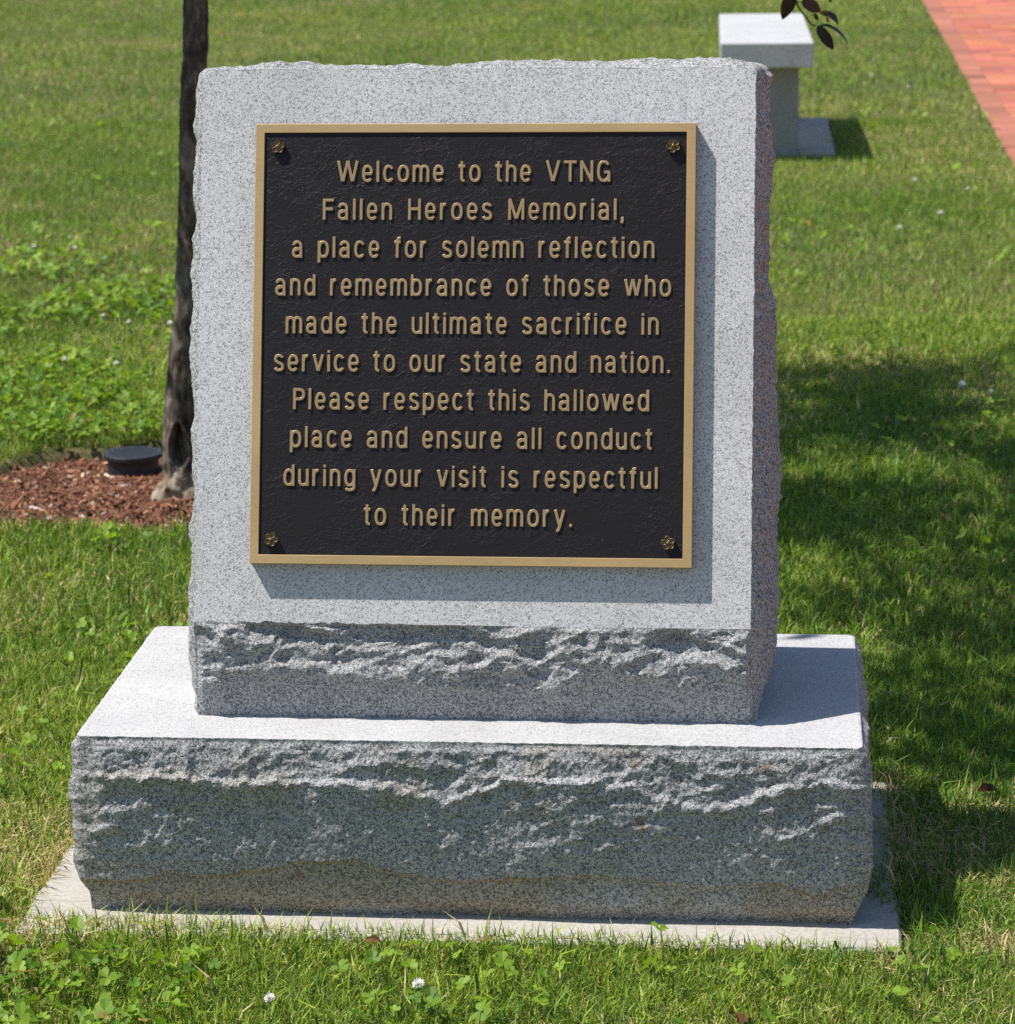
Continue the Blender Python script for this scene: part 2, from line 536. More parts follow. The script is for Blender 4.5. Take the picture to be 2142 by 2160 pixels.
    mesh_np('rough_sides', Vt, F, M_base, root, colors=st)
    # sawn top: fan from an inset ring
    ring = Vt.reshape(nu, nv, 3)[:, -1]
    inner = ring * np.array([.994, .99, 1]) + np.array([0, D / 2 * .01, 0])
    inner[:, 2] = H
    T = np.concatenate([ring + np.array([0, 0, .0002]), inner])
    a = np.arange(nu); b2 = (a + 1) % nu
    mesh_np('sawn_top', T, [np.stack([a, b2, b2 + nu, a + nu], 1), (np.arange(nu) + nu)[None, :]], M_top, root)
build_base()

# ---------------------------------------------------------------- memorial stone
def front_pt(x, q, lift=0.0):
    v = np.maximum(q - HN, 0)
    return np.stack([x, Y0 + v * S - lift * C, H + np.minimum(q, HN) + v * C + lift * S], 1)

def build_stone():
    root = empty('memorial_stone', (0, .29, H))
    tag(root, 'tall slant faced grey granite memorial stone bearing the dark bronze plaque', 'memorial')
    Q = HN + L
    r = .012
    P, N = [], []
    def line(a, b, n, step=.003):
        a, b = np.array(a), np.array(b)
        k = int(np.linalg.norm(b - a) / step)
        for t in np.arange(k) / k: P.append(a + (b - a) * t); N.append(n)
    line((XL, 0), (XL, HN), (-1, 0)); line((XL, HN), (XL, Q - r), (-1, 0))
    for t in np.arange(8) / 8:
        a = math.pi - t * math.pi / 2
        P.append(np.array([XL + r + r * math.cos(a), Q - r + r * math.sin(a)])); N.append((math.cos(a), math.sin(a)))
    line((XL + r, Q), (XR - r * .6, Q), (0, 1))
    r2 = r * .6
    for t in np.arange(8) / 8:
        a = math.pi / 2 - t * math.pi / 2
        P.append(np.array([XR - r2 + r2 * math.cos(a), Q - r2 + r2 * math.sin(a)])); N.append((math.cos(a), math.sin(a)))
    line((XR, Q - r2), (XR, HN), (1, 0)); line((XR, HN), (XR, 0), (1, 0))
    P.append(np.array([XR, 0.0])); N.append((1, 0))
    P, N = np.array(P), np.array(N, float)
    nu = len(P)
    fr = front_pt(P[:, 0], P[:, 1])
    YB = .468
    bk = np.stack([P[:, 0], YB + .002 - .078 * (np.minimum(fr[:, 2], 1.118) - H), np.minimum(fr[:, 2], 1.118)], 1)
    nv = 64
    t = np.linspace(0, 1, nv) ** 1.7
    A = fr[:, None] * (1 - t)[None, :, None] + bk[:, None] * t[None, :, None]
    dep = np.linalg.norm(A - fr[:, None], axis=2).ravel()
    dbk = np.linalg.norm(A - bk[:, None], axis=2).ravel()
    A = A.reshape(-1, 3)
    q = np.repeat(P[:, 1], nv); xx = np.repeat(P[:, 0], nv)
    nx = np.repeat(N[:, 0], nv); nq = np.repeat(N[:, 1], nv)
    def q_of(y): return np.where(y < 1187, HN + (1187 - y) / 1057 * L, (1355 - y) / 168 * HN)
    ry = np.array([1360, 1300, 1250, 1187, 1150, 1050, 1000, 950, 850, 750, 700, 620, 570, 520, 400, 300, 170, 130.])
    rv = np.array([3, 36, 46, 47, 46, 43, 48, 53, 45, 36, 37, 36, 20, 15, 23, 31, 35, 26.]) * .00063
    ly = np.array([1507, 1474, 1453, 1397, 1359, 1313, 1242, 1168, 1070, 973, 883, 805, 747, 650, 453, 388, 303, 274, 207, 150.])
    lv = np.array([0, 3.5, 10.5, 14.5, 16.5, 11.5, 15, 9.7, 8.9, 11.4, 8.3, 15.5, 22, 16.5, 11.7, 18.7, 13, 19.5, 13.6, 5]) / 1519.
    lq = np.where(ly < 1313, HN + (1313 - ly) / 1167 * L, (1507 - ly) / 194 * HN)
    tx = np.array([390, 440, 480, 560, 640, 740, 800, 900, 1000, 1060, 1100, 1180, 1220, 1300, 1380, 1430.])
    tv = np.array([4, 12, 20, 18, 13, 7, 10, 17, 24, 18, 17, 26, 24, 26, 24, 12.]) * .000736
    txm = XL + (tx - 373) / (1425 - 373) * (XR - XL)
    bR = np.interp(q, q_of(ry), rv)
    bL = np.interp(q, lq, lv)
    bT = np.interp(xx, txm, tv)
    p3 = A
    warp = np.stack([fbm(p3 * 22, 3, 41), fbm(p3 * 22, 3, 51), fbm(p3 * 22, 3, 61)], 1)
    s1 = scoop(p3 * np.array([20, 20, 18.]) + warp * .5, 410)
    s2 = scoop(p3 * 48 + warp * .5, 420)
    s3 = scoop(p3 * 95 + warp * .5, 430)
    shR = 1 - (1 - np.clip(dep / .10, 0, 1)) ** 2
    shL = 1 - (1 - np.clip(dep / .016, 0, 1)) ** 2
    shT = 1 - (1 - np.clip(dep / .085, 0, 1)) ** 1.6
    endf = sstep(0, .05, dbk)
    rg = sstep(0.0, .02, dep) * sstep(0, .03, dbk)
    nz = (.010 * (s1 - .16) + .009 * (s2 - .12) + .0018 * (s3 - .1) + .0004 * fbm(p3 * 180, 2, 90))
    dR = bR * shR * endf + rg * nz
    dL = bL * shL * (1 - .6 * sstep(.03, .2, dep)) * endf + rg * nz * .7
    dT = (bT * .85 - .002) * shT - .05 * np.clip(dep - .085, 0, 1) + rg * nz * .75
    ddx = np.where(nx > 0, nx * dR, nx * dL)
    ddz = np.clip(nq, 0, 1) * dT
    V = A.copy()
    V[:, 0] += ddx
    V[:, 2] += ddz
    V[:, 2] = np.maximum(V[:, 2], H + .0005)
    # fine wear of the front arris
    V[:, 0] += np.where(dep < 1e-6, nx * .0012 * fbm(p3 * 90, 2, 12), 0)
    V[:, 2] += np.where(dep < 1e-6, nq * .0010 * fbm(p3 * 90, 2, 13), 0)
    Fg = grid_faces(nu, nv)
    back = np.arange(nu) * nv + nv - 1
    rough = mesh_np('rough_edges', V, [Fg[:, ::-1], back[None, :]], M_rock, root)
    # ---- slanted steeled face: follows the front arris
    ring = V.reshape(nu, nv, 3)[:, 0]
    keep = P[:, 1] >= HN - 1e-6
    top_ring = ring[keep]
    # ---- nose grid
    nx_, nz_ = 380, 66
    xs = np.linspace(XL, XR, nx_); ws = np.linspace(0, 1, nz_)
    XX, WW = np.meshgrid(xs, ws, indexing='ij'); XX, WW = XX.ravel(), WW.ravel()
    pn = np.stack([XX, np.zeros_like(XX), WW * HN], 1)
    wn = np.stack([fbm(pn * 24, 3, 42), fbm(pn * 24, 3, 52), fbm(pn * 24, 3, 62)], 1)
    a1 = scoop(np.stack([pn[:, 0] * 15 + wn[:, 0] * .4, pn[:, 1], pn[:, 2] * 46 + pn[:, 0] * 4 + wn[:, 2] * .4], 1), 510, k=1.5)
    a2 = scoop(np.stack([pn[:, 0] * 34 + wn[:, 0] * .5, pn[:, 1], pn[:, 2] * 70 - pn[:, 0] * 9 + wn[:, 1] * .5], 1), 520)
    a3 = scoop(pn * 95 + wn * .5, 530)
    jag = .10 * fbm(pn * np.array([16., 0, 0]), 3, 71)
    wl = WW + jag
    m_up = sstep(.30, .52, wl)
    dv = np.clip(.30 + .9 * fbm(pn * np.array([11., 0, 0]), 3, 75), .0, .9)
    prof = .008 * sstep(.0, .50, wl) - (.008 + .011 * dv) * sstep(.50, .94, wl) + .011 * dv * sstep(.955, 1.0, WW)
    hole = fbm(pn * np.array([13., 0, 34.]), 2, 72)
    dn = prof + m_up * sstep(1.0, .95, WW) * (.0125 * (a1 - .16) + .0085 * (a2 - .14)) + (.0011 + .0013 * m_up) * (a3 - .1) * sstep(1., .96, WW) + .0004 * fbm(pn * 170, 3, 91)
    dn -= .004 * sstep(.2, .7, hole) * m_up * sstep(1., .95, WW)
    edge = np.minimum(sstep(0, .012, XX - XL), sstep(0, .006, XR - XX)) * sstep(0, .03, WW + .004)
    dn *= edge
    zz = H + WW * HN
    jz = np.where(WW > .999, .0035 * np.abs(fbm(np.stack([XX * 60, 0 * XX, 0 * XX], 1), 3, 73)) * edge * sstep(.1, -.3, XX), 0)
    Vn = np.stack([XX, Y0 - dn, zz], 1)
    Vn[WW > .999, 1] = Y0
    Vn[:, 1] += jz * S; Vn[:, 2] += jz * C
    mesh_np('rough_nose', Vn, grid_faces(nx_, nz_), M_rock, root)
    tr = Vn.reshape(nx_, nz_, 3)[:, -1]
    poly = np.concatenate([top_ring, tr[1:-1][::-1]])
    fo = mesh_np('slanted_face', poly, np.arange(len(poly))[::-1][None, :], M_face, root)
    # thin setting joint under the stone
    bm = bmesh.new()
    box_bm(bm, XL + .004, XR - .004, Y0 + .003, .45, H - .001, H + .0018)
    bm_obj('setting_joint', bm, simple('joint_compound', (.10, .11, .12), .7, bump=.3), root)
    return root
stone = build_stone()

# ---------------------------------------------------------------- bronze plaque
def bronze(name, c, rough, metal, brush=None, aniso=0.0):
    m, nt, b = new_mat(name)
    tc = node(nt, 'ShaderNodeTexCoord')
    mp = node(nt, 'ShaderNodeMapping')
    mp.inputs['Scale'].default_value = brush or (1, 1, 1)
    n = node(nt, 'ShaderNodeTexNoise', Scale=40.0, Detail=5.0, Roughness=.7)
    nt.links.new(tc.outputs['Object'], mp.inputs[0]); nt.links.new(mp.outputs[0], n.inputs['Vector'])
    n2 = node(nt, 'ShaderNodeTexNoise', Scale=9.0, Detail=3.0)
    nt.links.new(tc.outputs['Object'], n2.inputs['Vector'])
    cc = ramp(nt, n.outputs['Fac'], [(.3, tuple(x * .80 for x in c)), (.7, tuple(x * 1.12 for x in c))])
    cc = mix(nt, .35, cc, ramp(nt, n2.outputs['Fac'], [(.35, tuple(x * .8 for x in c)), (.65, tuple(x * 1.1 for x in c))]))
    nt.links.new(cc, b.inputs['Base Color'])
    b.inputs['Metallic'].default_value = metal
    nt.links.new(ramp(nt, n.outputs['Fac'], [(.3, (rough * .85,) * 3), (.7, (rough * 1.15,) * 3)]), b.inputs['Roughness'])
    bp = node(nt, 'ShaderNodeBump', Strength=.25, Distance=.0004)
    nt.links.new(n.outputs['Fac'], bp.inputs['Height'])
    nt.links.new(bp.outputs[0], b.inputs['Normal'])
    return m
BC = (.56, .385, .175)
M_bz_h = bronze('brushed_bronze_across', BC, .45, .28, (1, 26, 26))
M_bz_v = bronze('brushed_bronze_upright', BC, .45, .28, (1, 34, 34))
M_edge = bronze('oxidised_bronze_edge', (.10, .075, .05), .45, .3)
M_letter = bronze('bronze_lettering', (.46, .315, .158), .38, .35, (1, 12, 12))
M_ros = bronze('dark_bronze', (.24, .17, .088), .34, .6)
def leather_mat():
    m, nt, b = new_mat('dark_leatherette')
    tc = node(nt, 'ShaderNodeTexCoord')
    w = node(nt, 'ShaderNodeTexNoise', Scale=28.0, Detail=4.0, Roughness=.6)
    nt.links.new(tc.outputs['Object'], w.inputs['Vector'])
    ad = node(nt, 'ShaderNodeVectorMath', operation='MULTIPLY_ADD')
    ad.inputs[1].default_value = (.07, .05, 0)
    nt.links.new(w.outputs['Color'], ad.inputs[0]); nt.links.new(tc.outputs['Object'], ad.inputs[2])
    hs = None
    for sc, wt_ in ((42.0, 1.0), (78.0, .8), (150.0, .5)):
        v = node(nt, 'ShaderNodeTexVoronoi', Scale=sc, feature='DISTANCE_TO_EDGE')
        v.voronoi_dimensions = '3D'
        nt.links.new(ad.outputs[0], v.inputs['Vector'])
        s = ramp(nt, v.outputs['Distance'], [(0, (1, 1, 1)), (.03, (.75,) * 3), (.085, (0, 0, 0))])
        s = math_n(nt, 'MULTIPLY', s, wt_)
        hs = s if hs is None else math_n(nt, 'ADD', hs, s)
    n2 = node(nt, 'ShaderNodeTexNoise', Scale=900.0, Detail=2.0)
    nt.links.new(tc.outputs['Object'], n2.inputs['Vector'])
    mod = node(nt, 'ShaderNodeTexNoise', Scale=12.0, Detail=2.0)
    nt.links.new(tc.outputs['Object'], mod.inputs['Vector'])
    hs = math_n(nt, 'MULTIPLY', hs, ramp(nt, mod.outputs['Fac'], [(.35, (.3,) * 3), (.6, (1, 1, 1))]))
    hs = math_n(nt, 'ADD', hs, math_n(nt, 'MULTIPLY', n2.outputs['Fac'], .12))
    bp = node(nt, 'ShaderNodeBump', Strength=.40, Distance=.0008)
    nt.links.new(hs, bp.inputs['Height']); nt.links.new(bp.outputs[0], b.inputs['Normal'])
    fl = node(nt, 'ShaderNodeTexNoise', Scale=420.0, Detail=1.0)
    nt.links.new(tc.outputs['Object'], fl.inputs['Vector'])
    c = mix(nt, ramp(nt, fl.outputs['Fac'], [(.74, (0, 0, 0)), (.80, (.6,) * 3)]), (.0150, .0118, .0130), (.16, .11, .06))
    nt.links.new(c, b.inputs['Base Color'])
    b.inputs['Roughness'].default_value = .46
    b.inputs['Specular IOR Level'].default_value = .26
    return m
M_leather = leather_mat()

PW, PH, PT = .610, .610, .0175
PV = .0821
pm = Matrix(((1, 0, 0, -.0009), (0, S, -C, Y0 + PV * S), (0, C, S, H + HN + PV * C), (0, 0, 0, 1)))
def place_on(o, parent):
    o.parent = parent
    o.matrix_parent_inverse = Matrix.Identity(4)
# panel: slab body, local x across, y up the slope, z out of the face; its top surface 2.2 mm below the frame
PZ = PT - .0024
bm = bmesh.new()
FW = .0126
box_bm(bm, -PW / 2 + .0015, PW / 2 - .0015, .0015, PH - .0015, .0002, PZ)
plaque = bm_obj('plaque', bm, M_leather)
plaque.parent = stone
plaque.matrix_parent_inverse = world_of(stone).inverted() @ pm
plaque['label'] = 'square bronze plaque with dark leather textured ground and raised inscription'
def frame_side(pts, z0, z1, mat):
    bm = bmesh.new()
    (a, b, c, d) = pts                       # a,b outer edge; c,d inner edge
    bot = [bm.verts.new((x, y, z0)) for x, y in (a, b, c, d)]
    top = [bm.verts.new((x, y, z1)) for x, y in (a, b, c, d)]
    bm.faces.new(top)
    for i in range(4):
        j = (i + 1) % 4
        bm.faces.new((bot[i], bot[j], top[j], top[i]))
    es = [e for e in bm.edges if all(v in top for v in e.verts)]
    es = [es_ for es_ in es if {es_.verts[0], es_.verts[1]} in ({top[0], top[1]}, {top[2], top[3]})]
    bmesh.ops.bevel(bm, geom=es, offset=.0007, segments=2, profile=.5, affect='EDGES')
    o = bm_obj('frame_bar', bm, mat)
    o.data.materials.append(M_edge)
    for p in o.data.polygons:
        if abs(p.normal.z) < .2: p.material_index = 1
    place_on(o, plaque)
x0, x1, y0, y1, f = -PW / 2, PW / 2, 0, PH, FW
frame_side([(x0, y0), (x1, y0), (x1 - f, y0 + f), (x0 + f, y0 + f)], .0004, PT, M_bz_h)
frame_side([(x1, y1), (x0, y1), (x0 + f, y1 - f), (x1 - f, y1 - f)], .0004, PT, M_bz_h)
frame_side([(x0, y1), (x0, y0), (x0 + f, y0 + f), (x0 + f, y1 - f)], .0004, PT, M_bz_v)
frame_side([(x1, y0), (x1, y1), (x1 - f, y1 - f), (x1 - f, y0 + f)], .0004, PT, M_bz_v)

# ---- lettering: stroke glyphs -> signed distance -> bevelled relief mesh.  Units: cap height = 1
HW = .068
XH = .80
def A_(cx, cy, rx, ry, a0, a1, n=2.35, k=26):
    out = []
    for t in np.linspace(math.radians(a0), math.radians(a1), k):
        c, s = math.cos(t), math.sin(t)
        out.append((cx + rx * math.copysign(abs(c) ** (2 / n), c), cy + ry * math.copysign(abs(s) ** (2 / n), s)))
    return out
b0, b1 = HW - .012, XH - HW + .012           # bowl bottom / top centre lines
mc, ry = (b0 + b1) / 2, (b1 - b0) / 2
l0 = HW
G = {}
G['l'] = (.144, [[(l0, 0), (l0, 1)]])
G['i'] = (.144, [[(l0, 0), (l0, XH)], [(l0, .875), (l0, 1)]])
G['o'] = (.555, [A_(.2775, mc, .2055, ry, 0, 360, k=48)])
G['e'] = (.525, [A_(.2625, mc, .1905, ry, 0, 322, k=44), [(.075, mc - .012), (.475, mc - .012)]])
G['c'] = (.515, [A_(.265, mc, .193, ry, 35, 325, k=40)])
G['n'] = (.505, [[(l0, 0), (l0, XH)], [(.433, 0), (.433, .50)] , A_(.2525, .50, .1805, b1 - .50, 0, 170)])
G['m'] = (.795, [[(l0, 0), (l0, XH)], [(.3975, 0), (.3975, .52)], [(.723, 0), (.723, .52)], A_(.235, .52, .1625, b1 - .52, 0, 170), A_(.56, .52, .163, b1 - .52, 0, 180)])
G['h'] = (.505, [[(l0, 0), (l0, 1)], [(.433, 0), (.433, .50)], A_(.2525, .50, .1805, b1 - .50, 0, 170)])
G['u'] = (.505, [[(.433, 0), (.433, XH)], [(l0, XH), (l0, .275)], A_(.2525, .275, .1805, .275 - b0, 180, 350)])
G['r'] = (.345, [[(l0, 0), (l0, XH)], A_(.305, .47, .233, b1 - .47, 180, 92)])
G['d'] = (.54, [[(.468, 0), (.468, 1)], A_(.27, mc, .198, ry, 0, 360, k=48)])
G['b'] = (.54, [[(l0, 0), (l0, 1)], A_(.27, mc, .198, ry, 0, 360, k=48)])
G['p'] = (.54, [[(l0, -.235), (l0, XH)], A_(.27, mc, .198, ry, 0, 360, k=48)])
G['g'] = (.54, [[(.468, XH), (.468, -.04)], A_(.27, mc, .198, ry, 0, 360, k=48), A_(.272, -.03, .196, .135, 0, -158)])
G['a'] = (.545, [[(.43, 0), (.43, .56)], A_(.252, .53, .178, b1 - .53, 0, 168), A_(.255, .245, .183, .245 - b0, 60, 350) + [], [(.43, .43), (.33, .415), (.22, .395), (.13, .345)], A_(.255, .245, .183, .165, 180, 95), [(.43, .05), (.50, .05)]])
G['s'] = (.50, [A_(.25, .565, .168, b1 - .565, 20, 180) + [(.10, .50), (.19, .425), (.32, .375), (.405, .305)] + A_(.25, .215, .178, .215 - b0, 0, -165)])
G['t'] = (.335, [[(.15, .97), (.15, .20)], A_(.28, .20, .13, .20 - b0, 180, 275), [(.0, XH - .058), (.315, XH - .058)]])
G['f'] = (.335, [[(.15, 0), (.15, .80)], A_(.29, .80, .14, .135, 180, 82), [(.0, XH - .058), (.31, XH - .058)]])
G['v'] = (.535, [[(.065, XH), (.262, .03)], [(.273, .03), (.47, XH)]])
G['w'] = (.80, [[(.06, XH), (.218, .03)], [(.228, .03), (.395, XH)], [(.405, XH), (.572, .03)], [(.582, .03), (.74, XH)]])
G['y'] = (.535, [[(.065, XH), (.267, .06)], [(.47, XH), (.27, .02), (.215, -.12)] + A_(.13, -.10, .09, .075, -20, -100)])
G['.'] = (.15, [[(.075, 0), (.075, .145)]])
G[','] = (.15, [[(.075, .0), (.075, .145)], [(.09, .02), (.035, -.16)]])
G['W'] = (1.02, [[(.065, 1), (.272, .03)], [(.287, .03), (.504, 1)], [(.516, 1), (.733, .03)], [(.748, .03), (.955, 1)]])
G['V'] = (.68, [[(.065, 1), (.332, .03)], [(.348, .03), (.615, 1)]])
G['T'] = (.60, [[(.30, 0), (.30, .95)], [(0, 1 - HW), (.60, 1 - HW)]])
G['N'] = (.62, [[(l0, 0), (l0, 1)], [(.548, 0), (.548, 1)], [(.075, .96), (.545, .04)]])
G['G'] = (.64, [A_(.32, .5, .248, .5 - HW + .012, 38, 340, k=44), [(.565, 0), (.565, .46)], [(.34, .455), (.60, .455)]])
G['F'] = (.52, [[(l0, 0), (l0, 1)], [(l0, 1 - HW), (.52, 1 - HW)], [(l0, .515), (.48, .515)]])
G['H'] = (.61, [[(l0, 0), (l0, 1)], [(.538, 0), (.538, 1)], [(l0, .515), (.538, .515)]])
G['M'] = (.76, [[(l0, 0), (l0, 1)], [(.688, 0), (.688, 1)], [(.085, .96), (.372, .06)], [(.388, .06), (.675, .96)]])
G['P'] = (.565, [[(l0, 0), (l0, 1)], [(l0, 1 - HW), (.30, 1 - HW)] + A_(.30, .71, .193, .218, 88, -88) + [(l0, .49)]])

CAP = .0294
LH = .0021
def glyph_mesh(ch):
    wdt, strokes = G[ch]
    st = .0185
    xs = np.arange(-.05, wdt + .05 + st, st); ys = np.arange(-.34, 1.06, st)
    PX, PY = np.meshgrid(xs, ys, indexing='ij')
    sd = np.full(PX.shape, 9.0)
    for stk in strokes:
        stk = [np.array(p) for p in stk]
        closed = np.linalg.norm(stk[0] - stk[-1]) < 1e-3
        cum = [0]
        for a, b in zip(stk, stk[1:]): cum.append(cum[-1] + np.linalg.norm(b - a))
        tot = cum[-1]
        e0 = stk[0] - stk[min(2, len(stk) - 1)]; e0 = e0 / np.linalg.norm(e0)
        e1 = stk[-1] - stk[-min(3, len(stk))]; e1 = e1 / np.linalg.norm(e1)
        for i, (a, b) in enumerate(zip(stk, stk[1:])):
            ab = b - a
            t = np.clip(((PX - a[0]) * ab[0] + (PY - a[1]) * ab[1]) / max(ab @ ab, 1e-12), 0, 1)
            d = np.hypot(PX - a[0] - t * ab[0], PY - a[1] - t * ab[1]) - HW
            if not closed:
                if cum[i] < HW * 1.3: d = np.maximum(d, (PX - stk[0][0]) * e0[0] + (PY - stk[0][1]) * e0[1])
                if tot - cum[i + 1] < HW * 1.3: d = np.maximum(d, (PX - stk[-1][0]) * e1[0] + (PY - stk[-1][1]) * e1[1])
            sd = np.minimum(sd, d)
    f = -sd
    V, F, key = [], [], {}
    def vert(k, x, y, h):
        if k not in key:
            key[k] = len(V); V.append((x * CAP, y * CAP, h))
        return key[k]
    bev = .015
    def hh(v):
        t = min(max(v / bev, 0), 1)
        return LH * (.78 + .22 * math.sin(t * math.pi / 2))
    def corner(i, j): return vert(('c', i, j), PX[i, j], PY[i, j], hh(f[i, j]))
    def cut(i, j, k, l):
        t = f[i, j] / (f[i, j] - f[k, l])
        kk = ('e',) + tuple(sorted(((i, j), (k, l))))
        return vert(kk, PX[i, j] + (PX[k, l] - PX[i, j]) * t, PY[i, j] + (PY[k, l] - PY[i, j]) * t, hh(0))
    skirt = []
    for i in range(len(xs) - 1):
        for j in range(len(ys) - 1):
            cs = [(i, j), (i + 1, j), (i + 1, j + 1), (i, j + 1)]
            ins = [f[c] > 0 for c in cs]
            if not any(ins): continue
            poly, flags = [], []
            for n in range(4):
                c0, c1 = cs[n], cs[(n + 1) % 4]
                if ins[n]: poly.append(corner(*c0)); flags.append(0)
                if ins[n] != ins[(n + 1) % 4]: poly.append(cut(*c0, *c1)); flags.append(1)
            if len(poly) >= 3:
                F.append(poly)
                for n in range(len(poly)):
                    m = (n + 1) % len(poly)
                    if flags[n] and flags[m] and not all(ins): skirt.append((poly[n], poly[m]))
    base = {}
    for a, b in skirt:
        for k in (a, b):
            if k not in base:
                base[k] = len(V); V.append((V[k][0], V[k][1], 0.0))
        F.append([a, base[a], base[b], b])
    return np.array(V), F, wdt
GM = {}
lines = [
    ("Welcome to the VTNG", 640, 1155, 345), ("Fallen Heroes Memorial,", 613, 1180, 417),
    ("a place for solemn reflection", 554, 1237, 489), ("and remembrance of those who", 522, 1268, 561),
    ("made the ultimate sacrifice in", 542, 1245, 633), ("service to our state and nation.", 519, 1266, 705),
    ("Please respect this hallowed", 556, 1227, 777), ("place and ensure all conduct", 550, 1233, 849),
    ("during your visit is respectful", 537, 1243, 922), ("to their memory.", 690, 1083, 995)]
for txt, xa, xb, yb in lines:
    t = (yb - 234) / (1070 - 234)
    xl, xr = 486.5 + (472.5 - 486.5) * t, 1314.5 + (1306 - 1314.5) * t
    ua, ub = (xa - xl) / (xr - xl) * PW - PW / 2, (xb - xl) / (xr - xl) * PW - PW / 2
    vv = (1 - (yb - 234) / (1069.5 - 234)) * PH
    # small slope of the photo's text rows comes from perspective only: rows are straight on the plaque
    for ch in txt:
        if ch != ' ' and ch not in GM: GM[ch] = glyph_mesh(ch)
    ink = sum(GM[c][2] for c in txt if c != ' ') * CAP
    nsp = txt.count(' ')
    gaps = len(txt) - 1 - 2 * nsp
    free = (ub - ua) - ink
    gap = free / (gaps + 4.1 * nsp)
    x = ua
    for word in txt.split(' '):
        VV, FF, off, x0w = [], [], 0, x
        for i, ch in enumerate(word):
            V, F, wd = GM[ch]
            VV.append(V + np.array([x - x0w, 0, 0])); FF += [[k + off for k in f_] for f_ in F]; off += len(V)
            x += wd * CAP + (gap if i + 1 < len(word) else 4.1 * gap)
        me = bpy.data.meshes.new('raised_word')
        me.from_pydata([tuple(v) for v in np.concatenate(VV)], [], FF)
        for p in me.polygons: p.use_smooth = True
        me.materials.append(M_letter)
        try: me.set_sharp_from_angle(angle=math.radians(22))
        except Exception: pass
        o = bpy.data.objects.new('raised_word', me)
        col.objects.link(o)
        place_on(o, plaque)
        o.location = (x0w, vv, PZ - .0001)

def rosette():
    V, F, off = [], [], 0
    # five cupped petals with rolled rims around a domed boss
    for k in range(5):
        a0 = k * 2 * math.pi / 5 + math.pi / 2
        nr, na = 8, 16
        c = np.array([math.cos(a0), math.sin(a0)]) * .0053
        rr = np.linspace(0, 1, nr); th = np.linspace(0, 2 * np.pi, na, endpoint=False)
        R_, T_ = np.meshgrid(rr, th, indexing='ij')
        x = c[0] + R_ * .0038 * np.cos(T_); y = c[1] + R_ * .0038 * np.sin(T_)
        z = .0052 - .0018 * (1 - R_ ** 2) + .0012 * np.exp(-((R_ - .8) / .18) ** 2) - .0042 * sstep(.86, 1.0, R_)
        V.append(np.stack([x.ravel(), y.ravel(), z.ravel()], 1))
        a, b = np.meshgrid(np.arange(nr - 1), np.arange(na), indexing='ij'); a, b = a.ravel(), b.ravel(); b2 = (b + 1) % na
        F.append(np.stack([a * na + b, (a + 1) * na + b, (a + 1) * na + b2, a * na + b2], 1) + off)
        off += nr * na
    nr, na = 7, 14
    R_, T_ = np.meshgrid(np.linspace(0, 1, nr), np.linspace(0, 2 * np.pi, na, endpoint=False), indexing='ij')
    for rad, zt, zb in ((.0026, .0072, .003), (.0062, .0028, .0)):
        z = zb + (zt - zb) * np.sqrt(np.clip(1 - R_ ** 2, 0, 1))
        V.append(np.stack([(R_ * rad * np.cos(T_)).ravel(), (R_ * rad * np.sin(T_)).ravel(), z.ravel()], 1))
        a, b = np.meshgrid(np.arange(nr - 1), np.arange(na), indexing='ij'); a, b = a.ravel(), b.ravel(); b2 = (b + 1) % na
        F.append(np.stack([a * na + b, (a + 1) * na + b, (a + 1) * na + b2, a * na + b2], 1) + off)
        off += nr * na
    o = mesh_np('rosette', np.concatenate(V), F, M_ros, smooth=True)
    return o
ros0 = None
for k, (u_, v_) in enumerate([(-.274, .578), (.274, .578), (-.275, .0335), (.2725, .034)]):
    o = rosette() if ros0 is None else ros0.copy()
    if ros0 is None: ros0 = o
    else: col.objects.link(o)
    place_on(o, plaque)
    o.location = (u_, v_, PZ)
    o.rotation_euler = (0, 0, (0.0, .5, .9, .2)[k])
    o.scale = (1.1, 1.1, 1.1)

# ---------------------------------------------------------------- granite bench behind
def build_bench():
    rot = math.radians(1.5)
    M = Matrix.Translation((.351, 8.10, 0)) @ Matrix.Rotation(rot, 4, 'Z')
    root = empty('granite_bench', M @ Vector((0, .7, 0)))
    root.rotation_euler = (0, 0, rot)
    tag(root, 'pale granite bench seen end on across the lawn behind the memorial', 'bench')
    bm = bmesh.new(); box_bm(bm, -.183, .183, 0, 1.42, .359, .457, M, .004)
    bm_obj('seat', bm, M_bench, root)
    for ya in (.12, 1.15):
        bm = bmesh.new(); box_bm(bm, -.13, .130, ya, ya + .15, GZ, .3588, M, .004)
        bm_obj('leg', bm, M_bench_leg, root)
build_bench()
slab('bench_footing', .06, .625, 8.235, 9.42, -.1, .012, 8, 'grey concrete footing in the grass under the granite bench', math.radians(.8))

